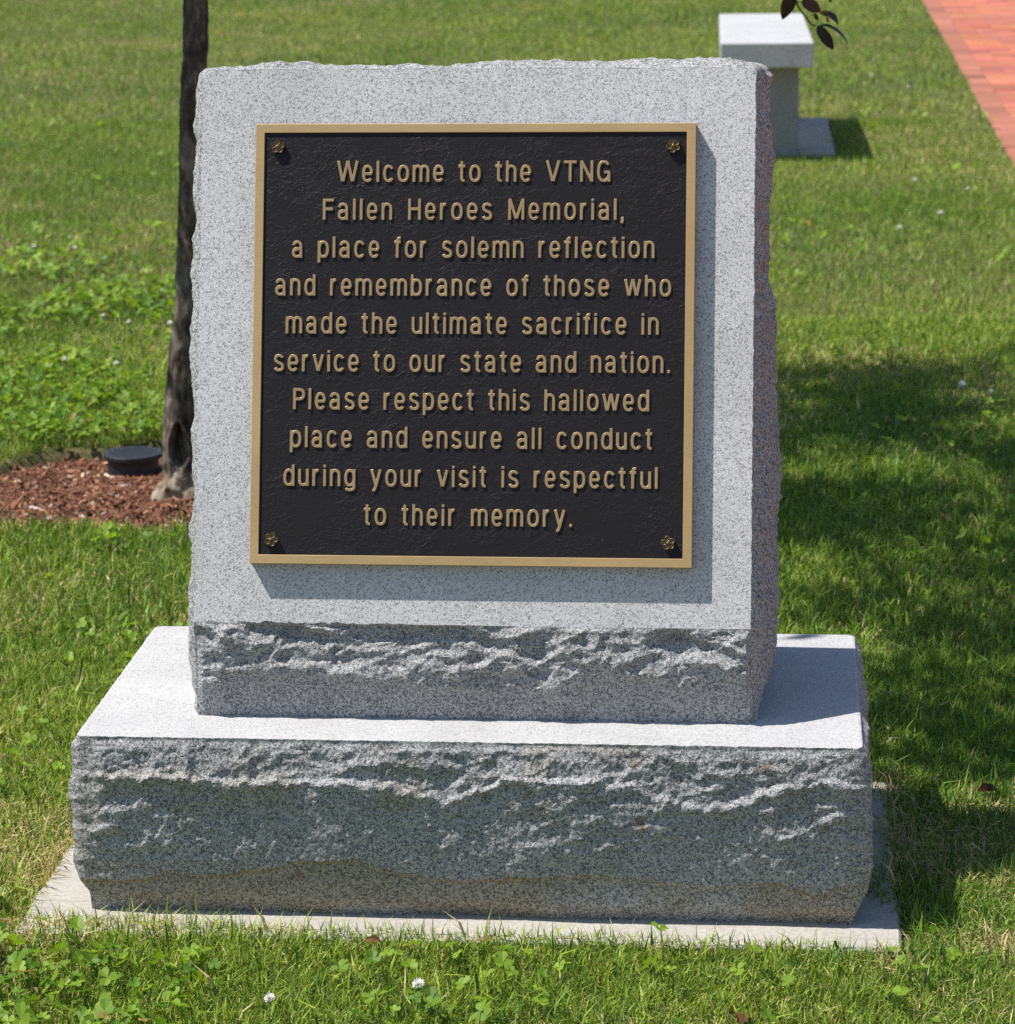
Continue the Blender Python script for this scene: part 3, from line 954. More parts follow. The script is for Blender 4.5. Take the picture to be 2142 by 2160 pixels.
# ---------------------------------------------------------------- brick path
def brick_path():
    m, nt, b = new_mat('red_brick_pavers')
    at = node(nt, 'ShaderNodeAttribute', attribute_name='Col')
    tc = node(nt, 'ShaderNodeTexCoord')
    n = node(nt, 'ShaderNodeTexNoise', Scale=30.0, Detail=6.0, Roughness=.7)
    nt.links.new(tc.outputs['Object'], n.inputs['Vector'])
    c = mix(nt, .8, at.outputs['Color'], ramp(nt, n.outputs['Fac'], [(.3, (.8, .8, .8)), (.7, (1.15, 1.12, 1.1))]), 'MULTIPLY')
    nt.links.new(c, b.inputs['Base Color'])
    b.inputs['Roughness'].default_value = .85
    b.inputs['Specular IOR Level'].default_value = .2
    V, F, Cc, off = [], [], [], 0
    PX0, PX1 = 1.315, 3.5
    rows = []
    yy = np.arange(-6, 34, .1035)
    for k, y in enumerate(yy):
        if k % 2 == 0: rows.append((PX0, PX0 + .099, y, y + .2025, 1))
        xs = np.arange(PX0 + .103 - (k % 2) * .1035, PX1, .207)
        for x in xs:
            rows.append((max(x, PX0 + .1035), x + .2025, y, y + .099, 0))
    rows = np.array(rows)
    rows = rows[rows[:, 1] - rows[:, 0] > .02]
    nb = len(rows)
    z = -.002 + rng.normal(0, .0012, nb)
    c0 = np.array([.44, .155, .098])
    cc = c0 * (1 + rng.normal(0, .13, (nb, 1))) + rng.normal(0, .012, (nb, 3))
    edge = rows[:, 4] > .5
    cc[edge] = np.array([.36, .145, .098]) * (1 + rng.normal(0, .10, (edge.sum(), 1)))
    e = .003
    xa, xb, ya, yb = rows[:, 0], rows[:, 1], rows[:, 2], rows[:, 3]
    def c4(d, zz): return np.stack([np.stack([xa + d, ya + d, zz], 1), np.stack([xb - d, ya + d, zz], 1), np.stack([xb - d, yb - d, zz], 1), np.stack([xa + d, yb - d, zz], 1)], 1)
    Vv = np.concatenate([c4(e, z), c4(0, z - .003), c4(0, np.full(nb, -.05))], 1).reshape(-1, 3)
    base = np.arange(nb)[:, None] * 12
    fs = [base + np.array([0, 1, 2, 3])]
    for l in (0, 4):
        for i in range(4):
            j = (i + 1) % 4
            fs.append(base + np.array([l + i, l + 4 + i, l + 4 + j, l + j]))
    Vb = np.array([[PX0 - .004, -6, -.009], [PX1, -6, -.009], [PX1, 34, -.009], [PX0 - .004, 34, -.009]])
    nV = len(Vv)
    Vv = np.concatenate([Vv, Vb]); fs.append(np.array([[nV, nV + 1, nV + 2, nV + 3]]))
    cols = np.concatenate([np.repeat(np.clip(cc, .02, .9), 12, 0), np.tile([.30, .20, .15], (4, 1))])
    o = mesh_np('brick_path', Vv, fs, m, colors=cols)
    tag(o, kind='structure')
brick_path()

# ---------------------------------------------------------------- valve box
def build_box():
    c = Vector((-1.056, 2.745, -.058))
    root = empty('valve_box', c)
    tag(root, 'small round black plastic utility box set in the red mulch', 'utility box')
    def lathe(name, prof, seg=56, ribs=0):
        th = np.linspace(0, 2 * np.pi, seg, endpoint=False)
        pr = np.array(prof)
        R_, T_ = np.meshgrid(pr[:, 0], th, indexing='ij')
        Zz = np.repeat(pr[:, 1], seg)
        V = np.stack([c.x + (R_ * np.cos(T_)).ravel(), c.y + (R_ * np.sin(T_)).ravel(), c.z + Zz], 1)
        n = len(pr)
        a, b = np.meshgrid(np.arange(n - 1), np.arange(seg), indexing='ij'); a, b = a.ravel(), b.ravel(); b2 = (b + 1) % seg
        F = [np.stack([a * seg + b, a * seg + b2, (a + 1) * seg + b2, (a + 1) * seg + b], 1)]
        F.append((np.arange(seg) + (n - 1) * seg)[None, :])
        return V, F
    V, F = lathe('b', [(.061, -.03), (.0605, .02), (.0585, .055), (.0585, .060), (.061, .062), (.061, .066), (.0585, .0665)])
    mesh_np('box_body', V, F, M_black, root)
    V, F = lathe('l', [(.0605, .0668), (.0655, .0672), (.0663, .069), (.0663, .0765), (.0650, .0785), (.058, .0788)])
    lid = mesh_np('lid', V, F, M_black, root)
    Vd, Fd = [], []
    off = 0
    for i in range(-8, 9):
        for j in range(-8, 9):
            x, y = i * .0075, j * .0075
            if math.hypot(x, y) > .053: continue
            a = math.pi / 4 if (i + j) % 2 else -math.pi / 4
            dx, dy = math.cos(a), math.sin(a)
            l_, w_ = .0042, .0011
            p = [(x + dx * l_, y + dy * l_), (x - dy * w_, y + dx * w_), (x - dx * l_, y - dy * l_), (x + dy * w_, y - dx * w_)]
            Vd += [(c.x + u, c.y + v, c.z + .0786) for u, v in p] + [(c.x + x, c.y + y, c.z + .0806)]
            Fd += [(off, off + 1, off + 4), (off + 1, off + 2, off + 4), (off + 2, off + 3, off + 4), (off + 3, off, off + 4)]
            off += 5
    mesh_np('tread', np.array(Vd), np.array(Fd), M_black, lid)
    bm = bmesh.new()
    box_bm(bm, c.x + .062, c.x + .083, c.y - .008, c.y + .008, c.z + .070, c.z + .0765, None, .002)
    bm_obj('tab', bm, M_black, lid)
build_box()

# ---------------------------------------------------------------- mulch
def build_mulch():
    m, nt, b = new_mat('bark_mulch')
    at = node(nt, 'ShaderNodeAttribute', attribute_name='Col')
    nt.links.new(at.outputs['Color'], b.inputs['Base Color'])
    b.inputs['Roughness'].default_value = .9
    b.inputs['Specular IOR Level'].default_value = .15
    n = 52000
    th = rng.uniform(0, 2 * np.pi, n); r = np.sqrt(rng.uniform(0, 1, n))
    rad = bed_radius(th) * (1.0 + .0)
    x = BED[0] + np.cos(th) * rad * r; y = BED[1] + np.sin(th) * rad * r / 1.01
    def mound(x, y):
        d = np.hypot(x - TRUNK[0], y - TRUNK[1])
        return -.046 + .034 * np.exp(-(d / .25) ** 2) + .006 * fbm(np.stack([x * 14, y * 14, 0 * x], 1), 3, 5) + .005
    z = mound(x, y) + rng.uniform(-.004, .007, n)
    # base sheet
    g = 70
    rr = np.linspace(0, 1, 30); tt = np.linspace(0, 2 * np.pi, g, endpoint=False)
    R_, T_ = np.meshgrid(rr, tt, indexing='ij')
    bx = (BED[0] + np.cos(T_) * bed_radius(T_) * R_).ravel(); by = (BED[1] + np.sin(T_) * bed_radius(T_) * R_ / 1.01).ravel()
    bz = mound(bx, by) - .001
    V = [np.stack([bx, by, bz], 1)]
    a, b_ = np.meshgrid(np.arange(29), np.arange(g), indexing='ij'); a, b_ = a.ravel(), b_.ravel(); b2 = (b_ + 1) % g
    F = [np.stack([a * g + b_, (a + 1) * g + b_, (a + 1) * g + b2, a * g + b2], 1)]
    cols = [np.tile([.10, .042, .022], (len(bx), 1))]
    ln = rng.gamma(2.0, .0024, n) + .002
    ln[:300] = rng.uniform(.012, .026, 300)
    wd = ln * rng.uniform(.10, .36, n); tk = wd * .5
    ya = rng.uniform(0, 2 * np.pi, n); pi_ = rng.normal(0, .4, n); ro = rng.uniform(-.7, .7, n)
    ax = np.stack([np.cos(ya) * np.cos(pi_), np.sin(ya) * np.cos(pi_), np.sin(pi_)], 1)
    sdv = np.stack([-np.sin(ya) * np.cos(ro), np.cos(ya) * np.cos(ro), np.sin(ro)], 1)
    nn = np.cross(ax, sdv)
    P = np.stack([x, y, z], 1)
    cs = []
    for sx, sy, sz in [(-1, -1, -1), (1, -.7, -1), (.85, 1, -1), (-1, .8, -1), (-.9, -.8, 1), (.9, -.9, 1), (1, .7, 1), (-.85, .9, 1)]:
        cs.append(P + ax * (sx * ln)[:, None] + sdv * (sy * wd)[:, None] + nn * (sz * tk)[:, None])
    Vc = np.stack(cs, 1).reshape(-1, 3)
    off = len(bx)
    base = np.arange(n)[:, None] * 8 + off
    for f_ in [(4, 5, 6, 7), (0, 3, 2, 1), (0, 1, 5, 4), (1, 2, 6, 5), (2, 3, 7, 6), (3, 0, 4, 7)]:
        F.append(base + np.array(f_))
    V.append(Vc)
    pal = np.array([[.175, .073, .038], [.13, .052, .029], [.235, .11, .058], [.08, .036, .022], [.31, .175, .095], [.52, .38, .24], [.42, .37, .32], [.45, .20, .07]])
    k = rng.choice(8, n, p=[.34, .26, .17, .13, .06, .02, .015, .005])
    cc = (pal[k] * 1.12 + .012) * (1 + rng.normal(0, .22, (n, 1)))
    cols.append(np.repeat(np.clip(cc, .01, .8), 8, 0))
    o = mesh_np('bark_mulch', np.concatenate(V), F, m, colors=np.concatenate(cols))
    tag(o, 'ring of shredded red brown bark mulch around the tree foot', 'mulch', kind='stuff')
build_mulch()

# ---------------------------------------------------------------- tree
def bark_mat():
    m, nt, b = new_mat('grey_brown_bark')
    tc = node(nt, 'ShaderNodeTexCoord')
    n1 = node(nt, 'ShaderNodeTexNoise', Scale=38.0, Detail=7.0, Roughness=.7)
    mp = node(nt, 'ShaderNodeMapping'); mp.inputs['Scale'].default_value = (1, 1, .45)
    nt.links.new(tc.outputs['Object'], mp.inputs[0]); nt.links.new(mp.outputs[0], n1.inputs['Vector'])
    n2 = node(nt, 'ShaderNodeTexNoise', Scale=16.0, Detail=4.0)
    n3 = node(nt, 'ShaderNodeTexNoise', Scale=11.0, Detail=5.0)
    for n in (n2, n3): nt.links.new(tc.outputs['Object'], n.inputs['Vector'])
    c = ramp(nt, n1.outputs['Fac'], [(.32, (.022, .018, .015)), (.5, (.085, .067, .053)), (.68, (.26, .21, .17))])
    c = mix(nt, ramp(nt, n2.outputs['Fac'], [(.55, (0, 0, 0)), (.68, (.55,) * 3)]), c, (.17, .18, .14))
    c = mix(nt, ramp(nt, n3.outputs['Fac'], [(.69, (0, 0, 0)), (.73, (.6,) * 3)]), c, (.30, .20, .05))
    sp = node(nt, 'ShaderNodeSeparateXYZ'); nt.links.new(tc.outputs['Object'], sp.inputs[0])
    foot = math_n(nt, 'SUBTRACT', sp.outputs[2], math_n(nt, 'MULTIPLY', n2.outputs['Fac'], .07))
    c = mix(nt, ramp(nt, foot, [(0, (.75,) * 3), (.03, (.0,) * 3)]), c, ramp(nt, n1.outputs['Fac'], [(.35, (.10, .08, .055)), (.5, (.33, .27, .19)), (.7, (.55, .48, .37))]))
    nt.links.new(c, b.inputs['Base Color'])
    b.inputs['Roughness'].default_value = .9
    b.inputs['Specular IOR Level'].default_value = .15
    bp = node(nt, 'ShaderNodeBump', Strength=.8, Distance=.006)
    nt.links.new(n1.outputs['Fac'], bp.inputs['Height'])
    nt.links.new(bp.outputs[0], b.inputs['Normal'])
    return m
M_bark = bark_mat()
M_leaf = leafy('dark_purple_green_leaf', .22, .42, .4, tint=(1.25, 1.0, .5))

def leaf_patch(base, tip, side, width, curl, droop, nseg=9, teeth=0.0, seed=0):
    """one ovate leaf as a folded, curved blade between base and tip"""
    rr = random.Random(seed)
    base, tip, side = np.array(base), np.array(tip), np.array(side, float)
    ax = tip - base
    ln = np.linalg.norm(ax)
    side = side - ax * (side @ ax) / (ln * ln); side /= np.linalg.norm(side)
    nor = np.cross(ax / ln, side)
    V, F = [], []
    for i in range(nseg + 1):
        t = i / nseg
        w = width * max(.03, (t + .015) ** .6 * max(0, 1 - t) ** .8 / .385)
        w *= 1 + (rr.uniform(-teeth, teeth))
        c = base + ax * t + nor * (droop * ln * math.sin(math.pi * t))
        V += [c - side * w + nor * curl * w, c - side * w * .5 + nor * curl * w * .3, c, c + side * w * .5 + nor * curl * w * .3, c + side * w + nor * curl * w]
    for i in range(nseg):
        for j in range(4):
            a = i * 5 + j
            F.append((a, a + 1, a + 6, a + 5))
    return np.array(V), np.array(F)

def build_tree():
    root = empty('crabapple_tree', (TRUNK[0], TRUNK[1], -.03))
    tag(root, 'slim dark barked ornamental tree beside the memorial, its foot in mulch', 'tree')
    # ---- trunk
    zc = np.array([-.05, 0.0, .03, .06, .10, .16, .22, .28, .39, .51, .62, .735, .85, .96, 1.07, 1.25, 1.45])
    xl = np.array([-.945, -.936, -.922, -.918, -.921, -.919, -.911, -.904, -.884, -.8745, -.8655, -.8575, -.8505, -.8405, -.834, -.822, -.81])
    wd = np.array([.125, .108, .090, .081, .078, .078, .076, .072, .064, .060, .057, .055, .054, .053, .052, .054, .066])
    nz, na = 260, 84
    z = np.linspace(-.05, 1.45, nz)
    rad = np.interp(z, zc, wd) / 2
    cx = np.interp(z, zc, xl) + rad
    cx = np.convolve(np.pad(cx, 6, 'edge'), np.ones(13) / 13, 'valid')
    cy = 2.44 + .008 * np.sin(z * 5)
    th = np.linspace(0, 2 * np.pi, na, endpoint=False)
    Z, T = np.meshgrid(z, th, indexing='ij')
    R_ = np.repeat(rad, na).reshape(nz, na)
    p = np.stack([np.cos(T).ravel() * 1.6, np.sin(T).ravel() * 1.6, Z.ravel() * 16], 1)
    nb = fbm(p, 4, 3).reshape(nz, na)
    knob = fbm(np.stack([np.cos(T).ravel() * 2.2, np.sin(T).ravel() * 2.2, Z.ravel() * 42], 1), 3, 9).reshape(nz, na)
    R_ = R_ * (1 + .05 * nb) + .0085 * knob * sstep(.10, .02, Z) + .0020 * knob
    # root flare lobes
    R_ += .022 * sstep(.05, -.03, Z) * np.clip(np.cos(3 * T + 2.2), -.3, 1)
    # elongated wound with rolled lips on the side towards the viewer
    ang0 = -math.pi / 2 + .05
    dA = (np.arctan2(np.sin(T - ang0 + .25 * (Z - .13)), np.cos(T - ang0 + .25 * (Z - .13)))) * .04
    zz = (Z - .116) / .047
    halfw = .0145 * np.sqrt(np.clip(1 - zz ** 2, 0, 1)) * (1 - .5 * zz)
    inside = sstep(.0025, -.004, np.abs(dA) - halfw) * (np.abs(zz) < 1)
    lip = np.exp(-((np.abs(dA) - halfw - .006) / .0055) ** 2) * sstep(1.35, .8, np.abs(zz)) * (np.cos(T - ang0) > 0)
    R_ = R_ - .030 * inside + .008 * lip * (1 - inside)
    V = np.stack([(cx[:, None] + R_ * np.cos(T)).ravel(), (cy[:, None] + R_ * np.sin(T)).ravel(), Z.ravel()], 1)
    a, b = np.meshgrid(np.arange(nz - 1), np.arange(na), indexing='ij'); a, b = a.ravel(), b.ravel(); b2 = (b + 1) % na
    mesh_np('trunk', V, np.stack([a * na + b, a * na + b2, (a + 1) * na + b2, (a + 1) * na + b], 1), M_bark, root, smooth=True)
    fork = np.array([cx[-1], cy[-1], 1.42])
    # ---- crown: clusters of leaves and limbs that reach them
    CC, CR = np.array([-.88, 2.74, 3.02]), np.array([1.28, 1.28, 1.28])
    cl = []
    r2 = np.random.default_rng(23)
    while len(cl) < 78:
        q = r2.uniform(-1, 1, 3)
        d = np.linalg.norm(q)
        if d > 1 or d < .25: continue
        pnt = CC + q * CR
        if cl and min(np.linalg.norm(pnt - c) for c in cl) < .22: continue
        # shadow of the cluster must fall behind the stone, as in the photograph
        sh = pnt[:2] + np.array([KX, KY]) * pnt[2]
        if sh[1] < 1.55 and sh[0] < .85: continue
        if .44 < sh[0] < .74 and 2.60 < sh[1] < 2.90: continue
        if .84 < sh[0] < 1.25 and 2.95 < sh[1] < 3.55: continue
        if .62 < sh[0] < .9 and 1.85 < sh[1] < 2.02: continue
        cl.append(pnt)
    for sx, sy, hgt in [(.64, 1.62, 2.4), (.80, 1.44, 2.5), (.93, 1.40, 2.7), (.70, 1.12, 2.3), (.63, .86, 2.1), (.70, .73, 2.2), (1.02, 1.1, 2.6), (.9, .8, 2.3)]:
        cl.append(np.array([sx - KX * hgt, sy - KY * hgt, hgt]))
    cl += [np.array(v) for v in [(-1.45, 2.37, 2.05), (-1.33, 2.38, 1.85), (-1.6, 2.36, 2.3), (-1.38, 2.36, 1.62)]]
    cl = np.array(cl)
    limbs = []
    nl = 6
    for k in range(nl):
        a = 2 * np.pi * k / nl + .4
        e = CC + np.array([math.cos(a) * .72, math.sin(a) * .70, .15 + .5 * (k % 2)])
        limbs.append((fork, e))
    LV = [[] for _ in range(nl)]; LF = [[] for _ in range(nl)]
    ends = np.array([e for _, e in limbs])
    for k, (s, e) in enumerate(limbs):
        t = np.linspace(0, 1, 10)[:, None]
        pts = s + (e - s) * t + np.array([0, 0, -.18]) * np.sin(np.pi * t) + np.array([.03, .03, 0]) * np.sin(t * 9 + k)
        tube(LV[k], LF[k], pts, np.linspace(.026, .011, 10), 8)
    for c in cl:
        d = np.linalg.norm(ends - c, axis=1); k = int(d.argmin())
        tt = r2.uniform(.55, 1.0)
        s0 = fork + (ends[k] - fork) * tt + np.array([0, 0, -.18]) * math.sin(math.pi * tt)
        t = np.linspace(0, 1, 7)[:, None]
        pts = s0 + (c - s0) * t + np.array([0, 0, .10]) * np.sin(np.pi * t)
        tube(LV[k], LF[k], pts, np.linspace(.008, .0025, 7), 5)
    for k in range(nl):
        mesh_np('limb', np.concatenate(LV[k]), LF[k], M_bark, root, smooth=True)
    # leaves
    per = 165
    n = len(cl) * per
    cen = np.repeat(cl, per, 0) + r2.normal(0, 1, (n, 3)) * np.array([.095, .095, .08])
    dirv = r2.normal(0, 1, (n, 3)) + np.array([0, 0, -.5]); dirv /= np.linalg.norm(dirv, axis=1)[:, None]
    up = np.array([0, 0, 1.0]) + r2.normal(0, .45, (n, 3))
    sid = np.cross(dirv, up); sid /= np.linalg.norm(sid, axis=1)[:, None]
    nrm = np.cross(sid, dirv)
    ln = r2.uniform(.045, .078, n)[:, None]; w = ln * .27
    V = np.stack([cen, cen + dirv * ln * .4 + sid * w + nrm * w * .3, cen + dirv * ln + nrm * -.1 * ln, cen + dirv * ln * .4 - sid * w + nrm * w * .3, cen + dirv * ln * .45], 1).reshape(-1, 3)
    bse = np.arange(n)[:, None] * 5
    F = [bse + np.array([0, 1, 4]), bse + np.array([1, 2, 4]), bse + np.array([2, 3, 4]), bse + np.array([3, 0, 4])]
    lc = np.array([.045, .05, .022]) * (1 + r2.normal(0, .25, (n, 1))) + np.array([.02, -.004, -.004]) * r2.uniform(0, 1, (n, 1))
    mesh_np('crown', V, F, M_leaf, root, colors=np.repeat(np.clip(lc, .01, .3), 5, 0))
    # ---- drooping twig that hangs into view
    tw = [np.array(v) for v in [(-.25, 2.35, 2.15), (.05, 2.22, 1.95), (.28, 2.09, 1.55), (.385, 2.03, 1.26), (.425, 2.005, 1.135), (.4427, 2.0, 1.0918), (.4509, 2.0, 1.0744), (.4638, 2.0, 1.0588), (.4724, 2.0, 1.0465), (.4819, 2.0, 1.0422)]]
    VV, FF = [], []
    tube(VV, FF, tw, np.array([.007, .006, .0045, .003, .0024, .0020, .0018, .0017, .0017, .0014]), 7)
    tube(VV, FF, [fork + np.array([.2, -.03, .35]), np.array([-.45, 2.38, 2.02]), tw[0]], [.012, .009, .007], 7)
    def wp(a, b, y=2.0):           # a spot of the twig's own plane, measured in its 4.8 mm grid
        return np.array([.4427 + (a - 370) * .0000961 , y, 1.0918 - (b - 0) * .0000962])
    for s, e in [((400, 25), (520, 65)), ((455, 185), (530, 160)), ((600, 350), (740, 285)), ((775, 500), (815, 420)), ((800, 520), (880, 505)), ((330, -200), (375, 10))]:
        tube(VV, FF, [wp(*s), (wp(*s) + wp(*e)) / 2 + np.array([0, .002, .0006]), wp(*e)], [.0007, .0006, .0006], 5)
    twig = mesh_np('hanging_twig', np.concatenate(VV), FF, M_bark, root, smooth=True)
    dark, brown, tan = (.020, .023, .010), (.075, .036, .014), (.30, .17, .07)
    X = np.array
    leaves = [
        ((330, -230), (112, 385), (1, .25, .2), 165, .10, .02, dark),
        ((505, 10), (880, 235), (.5, .3, .85), 140, .15, .06, brown),
        ((745, 275), (830, 415), (.9, .5, .2), 50, .25, .0, (.085, .038, .014)),
        ((850, 250), (1085, 330), (.2, .45, .9), 58, .6, .10, (.16, .075, .02)),
        ((900, 225), (1235, 500), (.5, .75, .5), 90, .25, .16, (.03, .036, .034)),
        ((985, 330), (1030, 465), (.9, .5, .1), 34, .3, .0, tan),
        ((815, 515), (1138, 985), (.8, .2, .45), 128, .12, .05, (.016, .017, .011)),
        ((1060, -120), (1062, 62), (.9, .4, .1), 42, .2, .0, dark),
        ((120, -260), (-60, -30), (.7, .3, .5), 110, .2, .05, dark),
        ((700, -330), (960, -60), (.6, .3, .6), 110, .2, .05, dark),
    ]
    for k, (a, b, sd_, w, cu, dr, c) in enumerate(leaves):
        yo = 2.0 + (.004 * (k % 3) - .004)
        V, F = leaf_patch(wp(*a, yo), wp(*b, yo + .008), sd_, w * .000086, cu, dr, 10, .07, k)
        mesh_np('leaf', V, F, M_leaf, twig, colors=np.tile(c, (len(V), 1)))
    # edge-on, arched leaf
    pts = [wp(*q) for q in [(860, 512), (930, 482), (1010, 478), (1110, 515), (1200, 572), (1290, 650), (1370, 745), (1420, 850), (1425, 920), (1398, 1000)]]
    V, F = [], []
    for i, q in enumerate(pts):
        w = .0135 * math.sin(math.pi * min(.98, i / 9 * .95 + .03))
        V += [q + X([0, -w, -.0016 - .25 * w]), q + X([0, 0, .0012]), q + X([0, w, -.0016 - .1 * w])]
    for i in range(9):
        for j in range(2): F.append((i * 3 + j, i * 3 + j + 1, i * 3 + j + 4, i * 3 + j + 3))
    mesh_np('leaf', np.array(V), np.array(F), M_leaf, twig, colors=np.tile((.02, .022, .016), (len(V), 1)))
build_tree()

# ---------------------------------------------------------------- lawn
M_grass = leafy('grass_blades', .24, .5, .25)
M_clover = leafy('clover_leaves', .42, .5, .3)
def allowed(x, y, pad=0.0):
    e = .014 * fbm(np.stack([x * 9, y * 9, 0 * x], 1), 3, 55) + pad
    er = e + .022 * fbm(np.stack([x * 5, y * 7, 0 * x], 1), 2, 57)
    ok = ~((x > -.606 - e) & (x < np.interp(y, [-.08, .05, .12, .42, .52], [.580, .578, .552, .550, .574]) + er) & (y > -np.interp(x, [-.63, -.35, .0, .6], [.016, .046, .060, .068]) - e * .7) & (y < .60 + pad))
    ok &= bed_sd(x, y) > .006
    ok &= x < 1.312
    ok &= ~((x > .05) & (x < .628) & (y > 8.23) & (y < 9.43))
    return ok
def wedge(n, y0, y1, pad_l, pad_r):
    y = rng.uniform(y0, y1, n)
    d = y - CAM.y
    xl = CAM.x - d * .2655 - pad_l; xr = CAM.x + d * .077 + pad_r
    xr = np.minimum(xr, 1.32)
    ymax = y1 - CAM.y
    w = (xr - xl)
    keep = rng.uniform(0, 1, n) < w / ((CAM.x + ymax * .077 + pad_r) - (CAM.x - ymax * .2655 - pad_l))
    y, xl, w = y[keep], xl[keep], w[keep]
    x = xl + w * rng.uniform(0, 1, len(y))
    return x, y
def n2(x, y, s, sc): return fbm(np.stack([x * sc, y * sc, np.full_like(x, 3.3)], 1), 3, s)

def grass():
    Vs, Fq, Ft, Cs = [], [], [], []
    off = 0
    zones = [(-.80, 1.3, .30, .30, 280000, .037, .00092, 3), (1.3, 4.6, .35, .35, 250000, .038, .0012, 3), (4.6, 9.5, .5, .5, 220000, .034, .0018, 2), (9.5, 22.0, .8, .8, 280000, .032, .0030, 2)]
    for (y0, y1, pl, pr, n, hl, hw, seg) in zones:
        x, y = wedge(n * 2, y0, y1, pl, pr)
        x, y = x[:n], y[:n]
        ok = allowed(x, y)
        x, y = x[ok], y[ok]
        n = len(x)
        dry = n2(x, y, 3, .9) * .5 + n2(x, y, 9, 3.2) * .35 + .1 * rng.normal(0, 1, n)
        tall = n2(x, y, 21, 2.3)
        yel = n2(x, y, 33, 1.3) + .35 * n2(x, y, 38, 6.0)
        ln = hl * (1 + .24 * tall) * rng.uniform(.55, 1.2, n)
        w = hw * rng.uniform(.65, 1.35, n)
        if y0 < 4:                                             # coarse broad blades here and there
            wide = rng.uniform(0, 1, n) < .016
            w[wide] *= 2.3; ln[wide] *= rng.uniform(1.1, 1.75, wide.sum())
            e = np.minimum(np.minimum(np.abs(y + .060), np.abs(x - .580)), np.abs(x + .606))
            near = (e < .05) & (y > -.16) & (y < .65)
            ln[near] *= rng.uniform(.7, 1.25, near.sum())
        ang = rng.uniform(0, 2 * np.pi, n)
        lean = np.abs(rng.normal(.55, .38, n)) + .05
        ps = .125 + .9 * dry
        if y0 > 4: ps = ps * .62
        if y0 < 4: ps = ps + .45 * sstep(.06, .0, e) * near * (1 + n2(x, y, 44, 8.0))
        straw = (rng.uniform(0, 1, n) < np.clip(ps, .04, .8))
        lean[straw] += rng.uniform(.1, 1.15, straw.sum())

        dx, dy = np.cos(ang), np.sin(ang)
        fa = ang + np.pi / 2 + rng.normal(0, .6, n)
        sx, sy = np.cos(fa), np.sin(fa)
        P = np.stack([x, y, np.full(n, GZ - .002)], 1)
        Dh = np.stack([dx, dy, np.zeros(n)], 1); Sv = np.stack([sx, sy, np.zeros(n)], 1)
        def at(t):
            b = (lean * t)[:, None]
            return P + ln[:, None] * t * (Dh * np.sin(b) + np.array([0, 0, 1.0]) * np.cos(b))
        if seg == 3:
            p1, p2, p3 = at(.0), at(.55), at(1.0)
            V = np.stack([p1 - Sv * w[:, None], p1 + Sv * w[:, None], p2 - Sv * w[:, None] * .85, p2 + Sv * w[:, None] * .85, p3], 1)
            k = 5
        else:
            p1, p3 = at(.0), at(1.0)
            V = np.stack([p1 - Sv * w[:, None], p1 + Sv * w[:, None], p3], 1)
            k = 3
        g1, g2, g3 = np.array([.140, .258, .028]), np.array([.32, .410, .056]), np.array([.064, .148, .026])
        t = np.clip(.56 + .5 * yel + rng.normal(0, .22, n), 0, 1)[:, None]
        c = g1 * (1 - t) + g2 * t
        u = (rng.uniform(0, 1, n) < .24)[:, None]
        c = np.where(u, g3, c)
        st = np.array([.64, .52, .26]) * rng.uniform(.55, 1.15, (n, 1))
        c = np.where(straw[:, None], st, c) * (1 + rng.normal(0, .13, (n, 1)))
        c = np.clip(c, .012, .85)
        V = V.reshape(-1, 3)
        base = np.arange(n)[:, None] * k + off
        if k == 5:
            Fq.append(base + np.array([0, 1, 3, 2])); Ft.append(base + np.array([2, 3, 4]))
        else:
            Ft.append(base + np.array([0, 1, 2]))
        Vs.append(V); Cs.append(np.repeat(c, k, 0)); off += len(V)
    o = mesh_np('grass', np.concatenate(Vs), Fq + Ft, M_grass, colors=np.concatenate(Cs))
    tag(o, 'mown green lawn grass with dry straw coloured patches', 'grass', kind='stuff')
grass()

